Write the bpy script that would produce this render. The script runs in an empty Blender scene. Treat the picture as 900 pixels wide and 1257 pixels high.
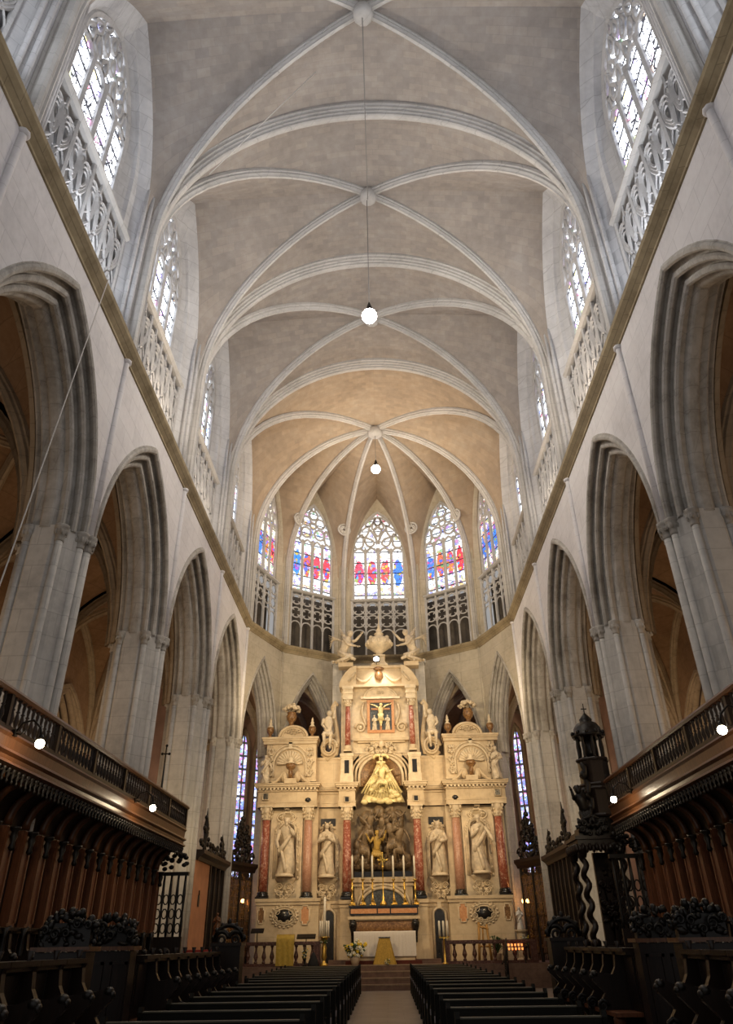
import bpy, math, random
from mathutils import Vector, Matrix
PI = math.pi
scn = bpy.context.scene
col = scn.collection
rnd = random.Random(7)
S, C, R = math.sin, math.cos, math.radians

# ------------------------------------------------------------------ camera
F_PX, PITCH, YAW, ROLL = 882.55, 0.5403, 0.0199, -0.0153
EYE = Vector((0.097, 0.0, 1.53))
rgt = Vector((C(YAW), S(YAW), 0)); fw0 = Vector((-S(YAW), C(YAW), 0)); zz = Vector((0, 0, 1))
fwd = fw0*C(PITCH) + zz*S(PITCH); up0 = -fw0*S(PITCH) + zz*C(PITCH)
eu = rgt*C(ROLL) + up0*S(ROLL); ev = up0*C(ROLL) - rgt*S(ROLL)
cam_d = bpy.data.cameras.new('camera'); cam = bpy.data.objects.new('camera', cam_d); col.objects.link(cam)
cam.matrix_world = Matrix(((eu.x, ev.x, -fwd.x, EYE.x), (eu.y, ev.y, -fwd.y, EYE.y), (eu.z, ev.z, -fwd.z, EYE.z), (0, 0, 0, 1)))
cam_d.sensor_fit = 'HORIZONTAL'; cam_d.sensor_width = 36; cam_d.lens = 36*F_PX/900
cam_d.clip_start = 0.05; cam_d.clip_end = 200
scn.camera = cam
def at(px, py, Y):                      # measured point of the photo on the plane y = Y
    d = fwd + eu*((px-450)/F_PX) - ev*((py-628.5)/F_PX)
    p = EYE + d*(Y/d.y)
    return p.x, p.z

# ------------------------------------------------------------------ materials
def mat(name): 
    m = bpy.data.materials.new(name); m.use_nodes = True
    nt = m.node_tree; b = nt.nodes['Principled BSDF']
    return m, nt, b
def nd(nt, t, **kw):
    n = nt.nodes.new(t)
    for k, v in kw.items():
        if k in n.inputs: n.inputs[k].default_value = v
        else: setattr(n, k, v)
    return n
def ramp(nt, fac, stops):
    r = nt.nodes.new('ShaderNodeValToRGB'); e = r.color_ramp.elements
    e[0].position, e[0].color = stops[0][0], (*stops[0][1], 1)
    e[1].position, e[1].color = stops[-1][0], (*stops[-1][1], 1)
    for p, c in stops[1:-1]:
        x = e.new(p); x.color = (*c, 1)
    nt.links.new(fac, r.inputs[0]); return r.outputs[0]
def mixc(nt, fac, a, b, mode='MIX'):
    n = nt.nodes.new('ShaderNodeMix'); n.data_type = 'RGBA'; n.blend_type = mode
    for s, v in ((n.inputs[0], fac), (n.inputs[6], a), (n.inputs[7], b)):
        if isinstance(v, (int, float)): s.default_value = v
        elif isinstance(v, tuple): s.default_value = (*v, 1)
        else: nt.links.new(v, s)
    return n.outputs[2]
def mth(nt, op, a, b=0.0, c=None):
    n = nt.nodes.new('ShaderNodeMath'); n.operation = op
    for i, v in enumerate((a, b, c)):
        if v is None: continue
        if isinstance(v, (int, float)): n.inputs[i].default_value = v
        else: nt.links.new(v, n.inputs[i])
    return n.outputs[0]
def geo_pos(nt): return nt.nodes.new('ShaderNodeNewGeometry').outputs['Position']
def noise(nt, vec, scale, detail=4, rough=.55):
    n = nd(nt, 'ShaderNodeTexNoise', Scale=scale, Detail=detail, Roughness=rough)
    nt.links.new(vec, n.inputs['Vector']); return n.outputs['Fac']
def bump(nt, b, h, strength=.3, dist=.02):
    n = nd(nt, 'ShaderNodeBump', Strength=strength, Distance=dist)
    nt.links.new(h, n.inputs['Height']); nt.links.new(n.outputs[0], b.inputs['Normal'])

def stone(name, c1, c2, c3, course=0.42, brick_w=0.9, line=.25, sc=.35, rough=.85, bstr=.25, stain=0.0):
    """ashlar stone: courses by height, joints along the dominant horizontal, mottled tone"""
    m, nt, b = mat(name); P = geo_pos(nt)
    sep = nd(nt, 'ShaderNodeSeparateXYZ'); nt.links.new(P, sep.inputs[0])
    along = mth(nt, 'ADD', sep.outputs[0], sep.outputs[1])
    cmb = nd(nt, 'ShaderNodeCombineXYZ'); nt.links.new(along, cmb.inputs[0]); nt.links.new(sep.outputs[2], cmb.inputs[1])
    br = nd(nt, 'ShaderNodeTexBrick', Scale=1.0); br.inputs['Mortar Size'].default_value = .012
    br.inputs['Brick Width'].default_value = brick_w; br.inputs['Row Height'].default_value = course
    br.inputs['Color1'].default_value = (.35, .35, .35, 1); br.inputs['Color2'].default_value = (.65, .65, .65, 1); br.inputs['Mortar'].default_value = (0, 0, 0, 1)
    br.inputs['Mortar Smooth'].default_value = .5
    nt.links.new(cmb.outputs[0], br.inputs['Vector'])
    n1 = noise(nt, P, sc, 6, .6); n2 = noise(nt, P, 6.0, 4)
    f = mth(nt, 'ADD', mth(nt, 'MULTIPLY', n1, .7), mth(nt, 'MULTIPLY', n2, .3))
    tone = ramp(nt, f, [(.33, c1), (.5, c2), (.68, c3)])
    sepc = nd(nt, 'ShaderNodeSeparateColor'); nt.links.new(br.outputs['Color'], sepc.inputs[0])
    var = mth(nt, 'ADD', mth(nt, 'MULTIPLY', sepc.outputs[0], .25), .875)
    cv = nd(nt, 'ShaderNodeCombineColor')
    for i in range(3): nt.links.new(var, cv.inputs[i])
    tone = mixc(nt, 1.0, tone, cv.outputs[0], 'MULTIPLY')
    tone = mixc(nt, mth(nt, 'MULTIPLY', br.outputs['Fac'], line), tone, tuple(x*.45 for x in c1))
    if stain:
        mp = nd(nt, 'ShaderNodeMapping'); mp.inputs['Scale'].default_value = (2.5, 2.5, .25); nt.links.new(P, mp.inputs[0])
        st = ramp(nt, noise(nt, mp.outputs[0], 1.0, 5, .7), [(.5, (0, 0, 0)), (.72, (1, 1, 1))])
        tone = mixc(nt, mth(nt, 'MULTIPLY', st, stain), tone, tuple(x*.4 for x in c1))
    nt.links.new(tone, b.inputs['Base Color']); b.inputs['Roughness'].default_value = rough
    bump(nt, b, f, bstr); return m

def plain(name, c, rough=.6, metal=0.0, var=.25, sc=8.0, bstr=.15, spec=.5):
    m, nt, b = mat(name); P = geo_pos(nt)
    f = noise(nt, P, sc, 5)
    tone = ramp(nt, f, [(.3, tuple(x*(1-var) for x in c)), (.7, tuple(min(1, x*(1+var)) for x in c))])
    nt.links.new(tone, b.inputs['Base Color']); b.inputs['Roughness'].default_value = rough; b.inputs['Metallic'].default_value = metal
    b.inputs['Specular IOR Level'].default_value = spec
    if bstr: bump(nt, b, f, bstr, .01)
    return m
def wood(name, c, rough=.4, grain=(14, 14, 1.2), spec=.5):
    m, nt, b = mat(name); P = geo_pos(nt)
    mp = nd(nt, 'ShaderNodeMapping'); mp.inputs['Scale'].default_value = grain; nt.links.new(P, mp.inputs[0])
    f = noise(nt, mp.outputs[0], 2.0, 6, .65)
    tone = ramp(nt, f, [(.3, tuple(x*.55 for x in c)), (.55, c), (.75, tuple(x*1.5 for x in c))])
    nt.links.new(tone, b.inputs['Base Color']); b.inputs['Roughness'].default_value = rough
    b.inputs['Specular IOR Level'].default_value = spec
    bump(nt, b, f, .2, .01); return m
def marble(name, c1, c2, c3, sc=5.0, rough=.3):
    m, nt, b = mat(name); P = geo_pos(nt)
    n = nd(nt, 'ShaderNodeTexNoise', Scale=sc, Detail=7, Roughness=.7, Distortion=2.2); nt.links.new(P, n.inputs['Vector'])
    nt.links.new(ramp(nt, n.outputs['Fac'], [(.36, c1), (.52, c2), (.62, c3)]), b.inputs['Base Color'])
    b.inputs['Roughness'].default_value = rough; return m
def glow(name, c, strength):
    m = bpy.data.materials.new(name); m.use_nodes = True; nt = m.node_tree; nt.nodes.clear()
    e = nd(nt, 'ShaderNodeEmission', Color=(*c, 1), Strength=strength); o = nt.nodes.new('ShaderNodeOutputMaterial')
    nt.links.new(e.outputs[0], o.inputs[0]); return m

def webmat(name, c1, c2, c3):
    """small vault masonry: courses seen from below, mottled brick by brick"""
    m, nt, b = mat(name); P = geo_pos(nt)
    br = nd(nt, 'ShaderNodeTexBrick', Scale=1.0); br.inputs['Brick Width'].default_value = .42; br.inputs['Row Height'].default_value = .2
    br.inputs['Mortar Size'].default_value = .008; br.inputs['Color1'].default_value = (.8, .8, .8, 1); br.inputs['Color2'].default_value = (1.12, 1.08, 1.02, 1); br.inputs['Mortar'].default_value = (.82, .82, .82, 1)
    nt.links.new(P, br.inputs['Vector'])
    f = mth(nt, 'ADD', mth(nt, 'MULTIPLY', noise(nt, P, .5, 6, .65), .6), mth(nt, 'MULTIPLY', noise(nt, P, 3.5, 4), .4))
    t = mixc(nt, .55, ramp(nt, f, [(.34, c1), (.5, c2), (.66, c3)]), br.outputs['Color'], 'MULTIPLY')
    nt.links.new(t, b.inputs['Base Color']); b.inputs['Roughness'].default_value = .92; bump(nt, b, f, .12); return m
M = {}
M['plaster'] = stone('nave_plaster', (.60, .585, .60), (.72, .70, .715), (.78, .77, .78), .55, 1.2, .10, .5, .9, .12)
M['apsewall'] = stone('apse_wall_stone', (.36, .32, .25), (.47, .42, .335), (.55, .50, .41), .55, 1.1, .14, .6, .88, .2)
M['balmarble'] = marble('dark_red_marble', (.045, .014, .010), (.095, .036, .026), (.20, .11, .085), 7)
M['ashlar'] = stone('pier_ashlar', (.37, .36, .35), (.53, .515, .49), (.64, .62, .59), .5, .95, .16, .5, .85, .3, .25)
M['clere'] = stone('clerestory_stone', (.43, .43, .45), (.54, .54, .555), (.63, .63, .645), .48, .9, .22, .6, .85, .2, .12)
M['arch'] = stone('arch_moulding_stone', (.27, .25, .22), (.44, .415, .38), (.58, .56, .53), .45, .8, .12, .8, .85, .3, .55)
M['cornice'] = stone('string_course_stone', (.20, .155, .09), (.31, .25, .155), (.40, .33, .21), .6, 1.0, .3, 1.2, .9, .3)
M['web'] = webmat('vault_masonry', (.285, .255, .235), (.345, .31, .285), (.40, .37, .35))
M['apseweb'] = webmat('apse_vault_masonry', (.30, .235, .175), (.36, .285, .215), (.41, .34, .265))
M['rib'] = stone('rib_stone', (.43, .415, .40), (.52, .505, .49), (.59, .575, .56), .6, .6, .15, .6, .85, .15)
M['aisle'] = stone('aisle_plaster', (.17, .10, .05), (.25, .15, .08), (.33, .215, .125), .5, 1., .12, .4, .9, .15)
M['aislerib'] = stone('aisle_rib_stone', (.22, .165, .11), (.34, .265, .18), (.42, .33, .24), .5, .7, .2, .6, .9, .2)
M['pinkwall'] = plain('pink_chapel_plaster', (.36, .235, .18), .9, 0, .2, 1.2)
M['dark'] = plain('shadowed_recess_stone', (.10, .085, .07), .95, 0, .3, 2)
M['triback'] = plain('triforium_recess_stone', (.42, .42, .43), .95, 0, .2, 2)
M['tracery'] = stone('tracery_stone', (.38, .375, .38), (.47, .465, .47), (.55, .545, .55), .5, .9, .1, .9, .85, .15)
M['cream'] = stone('altarpiece_stone', (.47, .36, .23), (.63, .50, .33), (.72, .60, .42), .9, 1.6, .08, 1.2, .6, .2)
M['creamlight'] = plain('carved_pale_stone', (.69, .575, .41), .6, 0, .18, 5)
M['statue'] = plain('statue_stone', (.64, .54, .40), .55, 0, .25, 6)
M['redmarble'] = marble('red_marble', (.22, .045, .025), (.38, .12, .075), (.62, .42, .32), 5)
M['pinkmarble'] = marble('pink_marble', (.40, .20, .135), (.50, .27, .185), (.60, .38, .28), 7)
M['blackmarble'] = plain('black_marble', (.018, .017, .017), .2)
M['slate'] = plain('grey_slate_relief', (.09, .10, .11), .5, 0, .7, 14)
M['orangemarble'] = marble('orange_marble', (.50, .21, .08), (.63, .30, .13), (.70, .42, .22), 9)
M['brownmarble'] = marble('brown_marble', (.10, .05, .02), (.24, .12, .045), (.40, .24, .10), 6)
M['bronze'] = plain('brown_sculpture_stone', (.20, .14, .08), .45, .0, .5, 6)
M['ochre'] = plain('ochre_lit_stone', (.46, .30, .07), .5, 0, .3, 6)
M['giltstone'] = plain('gilded_relief', (.86, .70, .36), .45, .1, .25, 6)
M['gold'] = plain('gold_metal', (.83, .55, .13), .28, .9, .2, 12)
M['goldcloth'] = plain('gold_cloth', (.40, .25, .035), .65, 0, .25, 20)
M['linen'] = plain('white_linen', (.66, .62, .58), .85, 0, .05, 20)
M['candle'] = plain('white_wax', (.85, .80, .68), .5, 0, .04)
M['wood'] = wood('dark_choir_oak', (.013, .0065, .004), .40, spec=.35)
M['woodred'] = wood('reddish_oak', (.150, .052, .021), .42)
M['woodmid'] = wood('brown_oak', (.115, .045, .017), .34)
M['pew'] = wood('pew_dark_wood', (.0065, .0058, .004), .55, (1.2, 14, 14), .15)
M['pewtop'] = wood('pew_lit_rail_wood', (.06, .054, .035), .40, (1.2, 14, 14), .35)  # lit top edge of the pews put into a lighter wood colour
M['carved'] = plain('carved_black_oak', (.009, .007, .0055), .40, 0, .4, 20, spec=.35)
M['iron'] = plain('black_iron', (.012, .011, .010), .4, .6, .3, 20)
M['giltiron'] = plain('gilded_iron', (.30, .16, .05), .4, .7, .5, 10)
M['rope'] = plain('white_rope', (.62, .60, .58), .9, 0, .05, 20, 0)
M['cable'] = plain('grey_cable', (.22, .21, .20), .7, 0, .05, 20, 0)
M['leaf'] = plain('green_leaves', (.035, .075, .022), .6, 0, .5, 30)
M['white'] = plain('white_petals', (.80, .80, .70), .7, 0, .1, 30)
M['yellow'] = plain('yellow_petals', (.82, .58, .05), .7, 0, .2, 30)
M['pot'] = plain('cream_pot', (.55, .45, .34), .5, 0, .1)
M['redcloth'] = plain('red_cloth', (.16, .012, .010), .85, 0, .3, 20)
M['carpet'] = plain('red_brown_carpet', (.085, .018, .012), .95, 0, .3, 30)
M['orangewall'] = plain('orange_painted_plaster', (.52, .24, .12), .85, 0, .12, 2)
M['virgin'] = plain('white_painted_plaster', (.78, .76, .72), .5, 0, .06)
M['black'] = plain('black_cloth', (.010, .010, .012), .8, 0, .3)
M['paper'] = plain('pale_tag', (.42, .38, .40), .8, 0, .1)
M['step'] = stone('red_brown_step_stone', (.085, .045, .032), (.135, .075, .052), (.19, .115, .08), .3, 1.4, .2, 1.5, .5, .2)
M['stepedge'] = plain('pale_step_nosing', (.26, .18, .115), .5, 0, .2, 6)
M['lamp'] = glow('lit_lamp_glass', (1, .97, .88), 42)
M['bulb'] = glow('lit_bulb', (1, .86, .62), 60)
M['spot'] = glow('lit_spotlight', (1, .97, .95), 45)
M['votive'] = glow('lit_votive', (1, .26, .06), 2.2)

def floor_mat():
    m, nt, b = mat('floor_flagstones'); P = geo_pos(nt)
    br = nd(nt, 'ShaderNodeTexBrick', Scale=1.0); br.inputs['Brick Width'].default_value = .8; br.inputs['Row Height'].default_value = .6
    br.inputs['Mortar Size'].default_value = .008; br.inputs['Color1'].default_value = (.20, .165, .14, 1); br.inputs['Color2'].default_value = (.265, .225, .195, 1); br.inputs['Mortar'].default_value = (.08, .065, .055, 1)
    nt.links.new(P, br.inputs['Vector'])
    t = mixc(nt, .5, br.outputs['Color'], ramp(nt, noise(nt, P, 1.2, 6), [(.3, (.13, .105, .09)), (.7, (.30, .26, .235))]))
    nt.links.new(t, b.inputs['Base Color']); b.inputs['Roughness'].default_value = .38
    return m
M['floor'] = floor_mat()

def glass(name, base, strength, figs, seed, hue, lead=.05, tint=.25, cell=5.0, bar=.085):
    """backlit leaded glass: local x across the window, local y up from the sill"""
    m = bpy.data.materials.new(name); m.use_nodes = True; nt = m.node_tree; nt.nodes.clear()
    tc = nt.nodes.new('ShaderNodeTexCoord').outputs['Object']
    off = nd(nt, 'ShaderNodeVectorMath'); off.operation = 'ADD'; nt.links.new(tc, off.inputs[0]); off.inputs[1].default_value = (seed*3.7, seed*1.9, 0)
    v = nd(nt, 'ShaderNodeTexVoronoi', Scale=cell); nt.links.new(off.outputs[0], v.inputs['Vector'])
    ve = nd(nt, 'ShaderNodeTexVoronoi', Scale=cell); ve.feature = 'DISTANCE_TO_EDGE'; nt.links.new(off.outputs[0], ve.inputs['Vector'])
    rc = nd(nt, 'ShaderNodeSeparateColor'); nt.links.new(v.outputs['Color'], rc.inputs[0])
    colr = ramp(nt, rc.outputs[0], hue)
    sep = nd(nt, 'ShaderNodeSeparateXYZ'); nt.links.new(tc, sep.inputs[0])
    fac = mth(nt, 'MULTIPLY', mth(nt, 'LESS_THAN', rc.outputs[1], tint), .8)
    if figs:
        w = figs                                              # lancet width
        u = mth(nt, 'SUBTRACT', mth(nt, 'FRACT', mth(nt, 'ADD', mth(nt, 'DIVIDE', sep.outputs[0], w), 10.0)), .5)
        nz = mth(nt, 'MULTIPLY', mth(nt, 'SUBTRACT', noise(nt, off.outputs[0], 2.6, 3), .5), .9)
        du = mth(nt, 'DIVIDE', mth(nt, 'ADD', u, mth(nt, 'MULTIPLY', nz, .35)), .36)
        dz = mth(nt, 'DIVIDE', mth(nt, 'ADD', mth(nt, 'SUBTRACT', sep.outputs[1], 1.85), nz), .78)
        d = mth(nt, 'ADD', mth(nt, 'MULTIPLY', du, du), mth(nt, 'MULTIPLY', dz, dz))
        ins = mth(nt, 'LESS_THAN', d, 1.0)
        base_b = mth(nt, 'LESS_THAN', mth(nt, 'ABSOLUTE', mth(nt, 'ADD', mth(nt, 'SUBTRACT', sep.outputs[1], .45), mth(nt, 'MULTIPLY', nz, .3))), .10)
        fac = mth(nt, 'MAXIMUM', mth(nt, 'MAXIMUM', fac, mth(nt, 'MULTIPLY', ins, .96)), mth(nt, 'MULTIPLY', base_b, .6))
        # one dominant hue per figure
        fi = mth(nt, 'FLOOR', mth(nt, 'ADD', mth(nt, 'DIVIDE', sep.outputs[0], w), 10.0))
        wn = nd(nt, 'ShaderNodeTexWhiteNoise'); wn.noise_dimensions = '1D'; nt.links.new(mth(nt, 'ADD', fi, seed*1.37), wn.inputs['W'])
        dom = ramp(nt, wn.outputs['Value'], [(.0, (.85, .03, .05)), (.34, (.85, .06, .10)), (.36, (.05, .18, .75)), (.62, (.04, .25, .85)), (.64, (.8, .25, .03)), (.99, (.70, .04, .10))])
        for n_ in nt.nodes:
            pass
        colr = mixc(nt, mth(nt, 'MULTIPLY', ins, mth(nt, 'GREATER_THAN', rc.outputs[2], .35)), colr, dom)
    c = mixc(nt, fac, base, colr)
    bars = mth(nt, 'LESS_THAN', mth(nt, 'ABSOLUTE', mth(nt, 'SUBTRACT', mth(nt, 'FRACT', mth(nt, 'DIVIDE', sep.outputs[1], .72)), .5)), bar)
    le = mth(nt, 'MAXIMUM', mth(nt, 'LESS_THAN', ve.outputs['Distance'], lead), bars)
    c = mixc(nt, le, c, (.03, .03, .035))
    e = nd(nt, 'ShaderNodeEmission', Strength=strength); nt.links.new(c, e.inputs[0])
    o = nt.nodes.new('ShaderNodeOutputMaterial'); nt.links.new(e.outputs[0], o.inputs[0]); return m
HUE = [(0, (.75, .04, .05)), (.25, (.05, .12, .7)), (.5, (.85, .45, .05)), (.7, (.07, .35, .12)), (.85, (.35, .08, .5)), (1, (.1, .35, .85))]
NAVE_GLASS = 4.2
# ------------------------------------------------------------------ mesh builder
class MB:
    def __init__(s, Mx=None): s.v, s.f, s.sm, s.M = [], [], [], Mx
    def add(s, vs, fs, smooth=False):
        n = len(s.v)
        if s.M is not None: vs = [s.M @ Vector(p) for p in vs]
        s.v.extend([tuple(p) for p in vs]); s.f.extend([tuple(i+n for i in f) for f in fs]); s.sm.extend([smooth]*len(fs)); return s
    def box(s, x0, x1, y0, y1, z0, z1):
        return s.add([(x, y, z) for x in (x0, x1) for y in (y0, y1) for z in (z0, z1)],
                     [(0, 1, 3, 2), (4, 6, 7, 5), (0, 4, 5, 1), (2, 3, 7, 6), (0, 2, 6, 4), (1, 5, 7, 3)])
    def grid(s, rows, smooth=True, closed=False):
        n = len(rows[0]); fs = []
        for i in range(len(rows)-1):
            for j in range(n if closed else n-1):
                k = (j+1) % n; fs.append((i*n+j, i*n+k, (i+1)*n+k, (i+1)*n+j))
        return s.add([p for r in rows for p in r], fs, smooth)
    def lathe(s, prof, c=(0, 0, 0), seg=12, smooth=True, flute=None):
        rows = [[(c[0]+r*C(2*PI*j/seg), c[1]+r*S(2*PI*j/seg), c[2]+z) for j in range(seg)] for r, z in prof]
        s.grid(rows, smooth, True)
        n = len(s.v); seg_ = seg
        s.f.append(tuple(range(n-seg_, n))); s.sm.append(False)
        b = n-seg_*len(prof); s.f.append(tuple(range(b+seg_-1, b-1, -1))); s.sm.append(False)
        return s
    def tube(s, pts, r, seg=6, closed=False, smooth=True, flat=1.0):
        pts = [Vector(p) for p in pts]; n = len(pts); rows = []; N0 = None
        rr = r if isinstance(r, (list, tuple)) else [r]*n
        for i, p in enumerate(pts):
            t = (pts[(i+1) % n]-pts[i-1]) if closed else (pts[min(i+1, n-1)]-pts[max(i-1, 0)])
            t = t.normalized() if t.length > 1e-9 else Vector((0, 0, 1))
            if N0 is None:
                a = Vector((0, 0, 1)) if abs(t.z) < .8 else Vector((0, 1, 0))
                N0 = t.cross(a).normalized()
            else:
                N0 = (N0 - t*N0.dot(t)); N0 = N0.normalized() if N0.length > 1e-6 else t.orthogonal().normalized()
            B = t.cross(N0)
            rows.append([tuple(p + N0*(rr[i]*C(2*PI*j/seg)) + B*(rr[i]*flat*S(2*PI*j/seg))) for j in range(seg)])
        if closed: rows.append(rows[0])
        s.grid(rows, smooth, True)
        if not closed:
            m = len(s.v); s.f.append(tuple(range(m-seg, m))); s.sm.append(False)
            b = m-seg*n; s.f.append(tuple(range(b+seg-1, b-1, -1))); s.sm.append(False)
        return s
    def ell(s, c, r, seg=8, rings=6, Rm=None):
        rows = []
        for i in range(rings+1):
            a = -PI/2 + PI*i/rings
            row = []
            for j in range(seg):
                p = Vector((r[0]*C(a)*C(2*PI*j/seg), r[1]*C(a)*S(2*PI*j/seg), r[2]*S(a)))
                if Rm is not None: p = Rm @ p
                row.append((c[0]+p.x, c[1]+p.y, c[2]+p.z))
            rows.append(row)
        return s.grid(rows, True, True)
    def prism(s, poly, f0, f1, smooth=False):
        """poly: 2D list; f0 and f1 map (a, b) to 3D on the two faces"""
        n = len(poly); vs = [f0(*p) for p in poly]+[f1(*p) for p in poly]
        fs = [tuple(range(n-1, -1, -1)), tuple(range(n, 2*n))]
        s.add(vs, fs, False)
        return s.add(vs, [(i, (i+1) % n, n+(i+1) % n, n+i) for i in range(n)], smooth)
    def sweep(s, path, side, prof, smooth=False):
        """prof: (lateral, normal) offsets; side: constant lateral vector of a planar path"""
        path = [Vector(p) for p in path]; side = Vector(side).normalized(); rows = []; n = len(path)
        for i, p in enumerate(path):
            t = (path[min(i+1, n-1)]-path[max(i-1, 0)]).normalized()
            nn = side.cross(t).normalized()
            rows.append([tuple(p+side*a+nn*b) for a, b in prof])
        return s.grid(rows, smooth)
    def build(s, name, m, parent=None, loc=None):
        me = bpy.data.meshes.new(name); me.from_pydata(s.v, [], s.f); me.materials.append(m)
        me.polygons.foreach_set('use_smooth', s.sm); me.update()
        o = bpy.data.objects.new(name, me); col.objects.link(o)
        if parent is not None: o.parent = parent
        if loc: o.location = loc
        return o
def tag(o, label=None, cat=None, group=None, kind=None):
    if label: o['label'] = label
    if cat: o['category'] = cat
    if group: o['group'] = group
    if kind: o['kind'] = kind
    return o
def thing(name, label, cat, loc=(0, 0, 0), rz=0.0, group=None):
    o = bpy.data.objects.new(name, None); o.empty_display_size = .2; col.objects.link(o)
    o.location = loc; o.rotation_euler = (0, 0, rz); return tag(o, label, cat, group)
def struct(name, mb, m, parent=None):
    o = mb.build(name, m, parent)
    if parent is None: o['kind'] = 'structure'
    return o
def sempty(name):
    o = bpy.data.objects.new(name, None); col.objects.link(o); o['kind'] = 'structure'; return o
def kids(o): return [c for c in bpy.data.objects if c.parent == o]
def dup(root, loc=None, rz=None, label=None, group=None, scale=None):
    r = root.copy(); col.objects.link(r)
    if loc is not None: r.location = loc
    if rz is not None: r.rotation_euler = (0, 0, rz)
    if scale is not None: r.scale = scale
    if label: r['label'] = label
    if group: r['group'] = group
    for ch in KIDS.setdefault(root.name, kids(root)):
        c = ch.copy(); col.objects.link(c); c.parent = r
        for g in KIDS.setdefault(ch.name, kids(ch)):
            d = g.copy(); col.objects.link(d); d.parent = c
    return r
KIDS = {}
ORD = ['first', 'second', 'third', 'fourth', 'fifth', 'sixth', 'seventh', 'eighth', 'ninth', 'tenth', 'eleventh', 'twelfth', 'thirteenth', 'fourteenth', 'fifteenth', 'sixteenth', 'seventeenth', 'eighteenth', 'nineteenth', 'twentieth',
       'twenty-first', 'twenty-second', 'twenty-third', 'twenty-fourth', 'twenty-fifth', 'twenty-sixth', 'twenty-seventh', 'twenty-eighth']
class Fr:                                           # a vertical wall frame: u along, d outward from the choir, z up
    def __init__(s, o, dirx, out): s.o, s.u, s.d = Vector((o[0], o[1], 0)), Vector((dirx[0], dirx[1], 0)).normalized(), Vector((out[0], out[1], 0)).normalized()
    def p(s, u, d, z): q = s.o + s.u*u + s.d*d; return (q.x, q.y, z)
    def mat(s, z=0.0):
        return Matrix(((s.u.x, s.d.x, 0, s.o.x), (s.u.y, s.d.y, 0, s.o.y), (0, 0, 1, z), (0, 0, 0, 1)))
def half_arch(a, zs, za, n=10):                     # from (a, zs) to (0, za): pointed arc (or elliptic when low)
    b = za-zs; out = []
    if b > a*1.02:
        Rr = (a*a+b*b)/(2*a); phi = math.asin(min(1, b/Rr))
        for i in range(n+1):
            t = phi*i/n; out.append((a - Rr*(1-C(t)), zs+Rr*S(t)))
    else:
        for i in range(n+1):
            t = PI/2*i/n; out.append((a*C(t), zs+b*S(t)))
    out[-1] = (0.0, za); return out
def arch(a, zs, za, n=10, z0=None, m=1):            # full outline from right leg to left leg
    h = half_arch(a, zs, za, n)
    legs = [] if z0 is None else [(a, z0+(zs-z0)*i/m) for i in range(m)]
    r = legs+h
    return r + [(-u, z) for u, z in reversed(r[:-1])]
# ================================================================== the setting: choir shell
B, Y1, W = 6.28, 7.84, 6.5
def SY(k): return Y1 + B*(k-1)
ZCAP, ZARC, ZCOR, ZSILL = 9.43, 14.3, 15.1, 18.75
ZS, ZB = 19.5, 26.1                                  # vault springing, web crown
BOSS = Vector((0, 31.95, ZB))
A1, A2 = (5.2, 36.4), (2.1, 38.4)
CTR = Vector((0, 31.95))

# floor
mb = MB(); mb.box(-14, 14, -5, 32.25, -.2, 0); struct('floor', mb, M['floor'])
mb = MB(); mb.box(-2.55, 2.1, 32.2, 34.0, 0, .2); mb.box(-2.55, 2.1, 32.6, 34, .2, .4); mb.box(-2.55, 2.1, 33.0, 34, .4, .6); mb.box(-2.55, 2.1, 33.35, 34, .6, .8)
st = struct('sanctuary_step', mb, M['step'])
mb = MB()
for i in range(4): mb.box(-2.56, 2.11, 32.185+.4*i-(.05 if i == 3 else 0), 32.27+.4*i-(.05 if i == 3 else 0), .165+.2*i, .205+.2*i)
mb.build('step_nosing', M['stepedge'], st)
mb = MB(); mb.box(-14, 14, 33.9, 46, -.2, .79); mb.box(-6.4, -2.55, 33.0, 33.9, -.2, .79); mb.box(2.1, 6.4, 33.0, 33.9, -.2, .79); mb.box(-14, -6.4, 32.25, 33.9, -.2, 0.); mb.box(6.4, 14, 32.25, 33.9, -.2, 0.)
mb.box(-6.4,-2.55,32.25,33.0,-.2,0); mb.box(2.1,6.4,32.25,33.0,-.2,0)
struct('floor_sanctuary', mb, M['step'])

PROF = [(0, 0)]
for k in range(3):                                   # three rolls with deep hollows between them
    ce, cd = .095+.165*k, .0+.205*k
    PROF += [(ce+.072*C(R(t)), cd+.072*S(R(t))) for t in (180, 225, 270, 315, 360, 410)]
    PROF += [(ce-.015, cd+.135), (ce+.03, cd+.19)] if k < 2 else [(ce+.02, cd+.13), (ce+.075, cd+.16)]
PROF += [(.53, .60), (.545, .64), (.55, .72)]
PROF = PROF + [(e, 1.44-d) for e, d in reversed(PROF[7:-1])] + [(0.12, 1.44)]
def arcade(fr, L, edge, apex, walls, molds, sc=1.0, n=14):
    a = L/2-edge
    outer = arch(a, ZCAP, apex, n)
    for dd in (0.0, 1.44*sc):
        rows = [[fr.p(u, dd, z) for u, z in outer], [fr.p(u, dd, ZCOR) for u, z in outer]]
        walls.grid(rows, False)
        for sg in (1, -1):
            walls.add([fr.p(sg*a, dd, ZCAP), fr.p(sg*L/2, dd, ZCAP), fr.p(sg*L/2, dd, ZCOR), fr.p(sg*a, dd, ZCOR)], [(0, 1, 2, 3)])
    rows = []
    for e, d in PROF:
        e *= sc; d *= sc
        rows.append([fr.p(u, d, z) for u, z in arch(a-e, ZCAP, apex-e*1.45, n)])
    molds.grid(rows, False)
def loft_opening(fr, fam, mb, n=10, m=3):
    rows = []
    for hw, d, zs, za, z0 in fam:
        rows.append([fr.p(u, d, z) for u, z in arch(hw, zs, za, n, z0, m)])
    mb.grid(rows, False)

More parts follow.
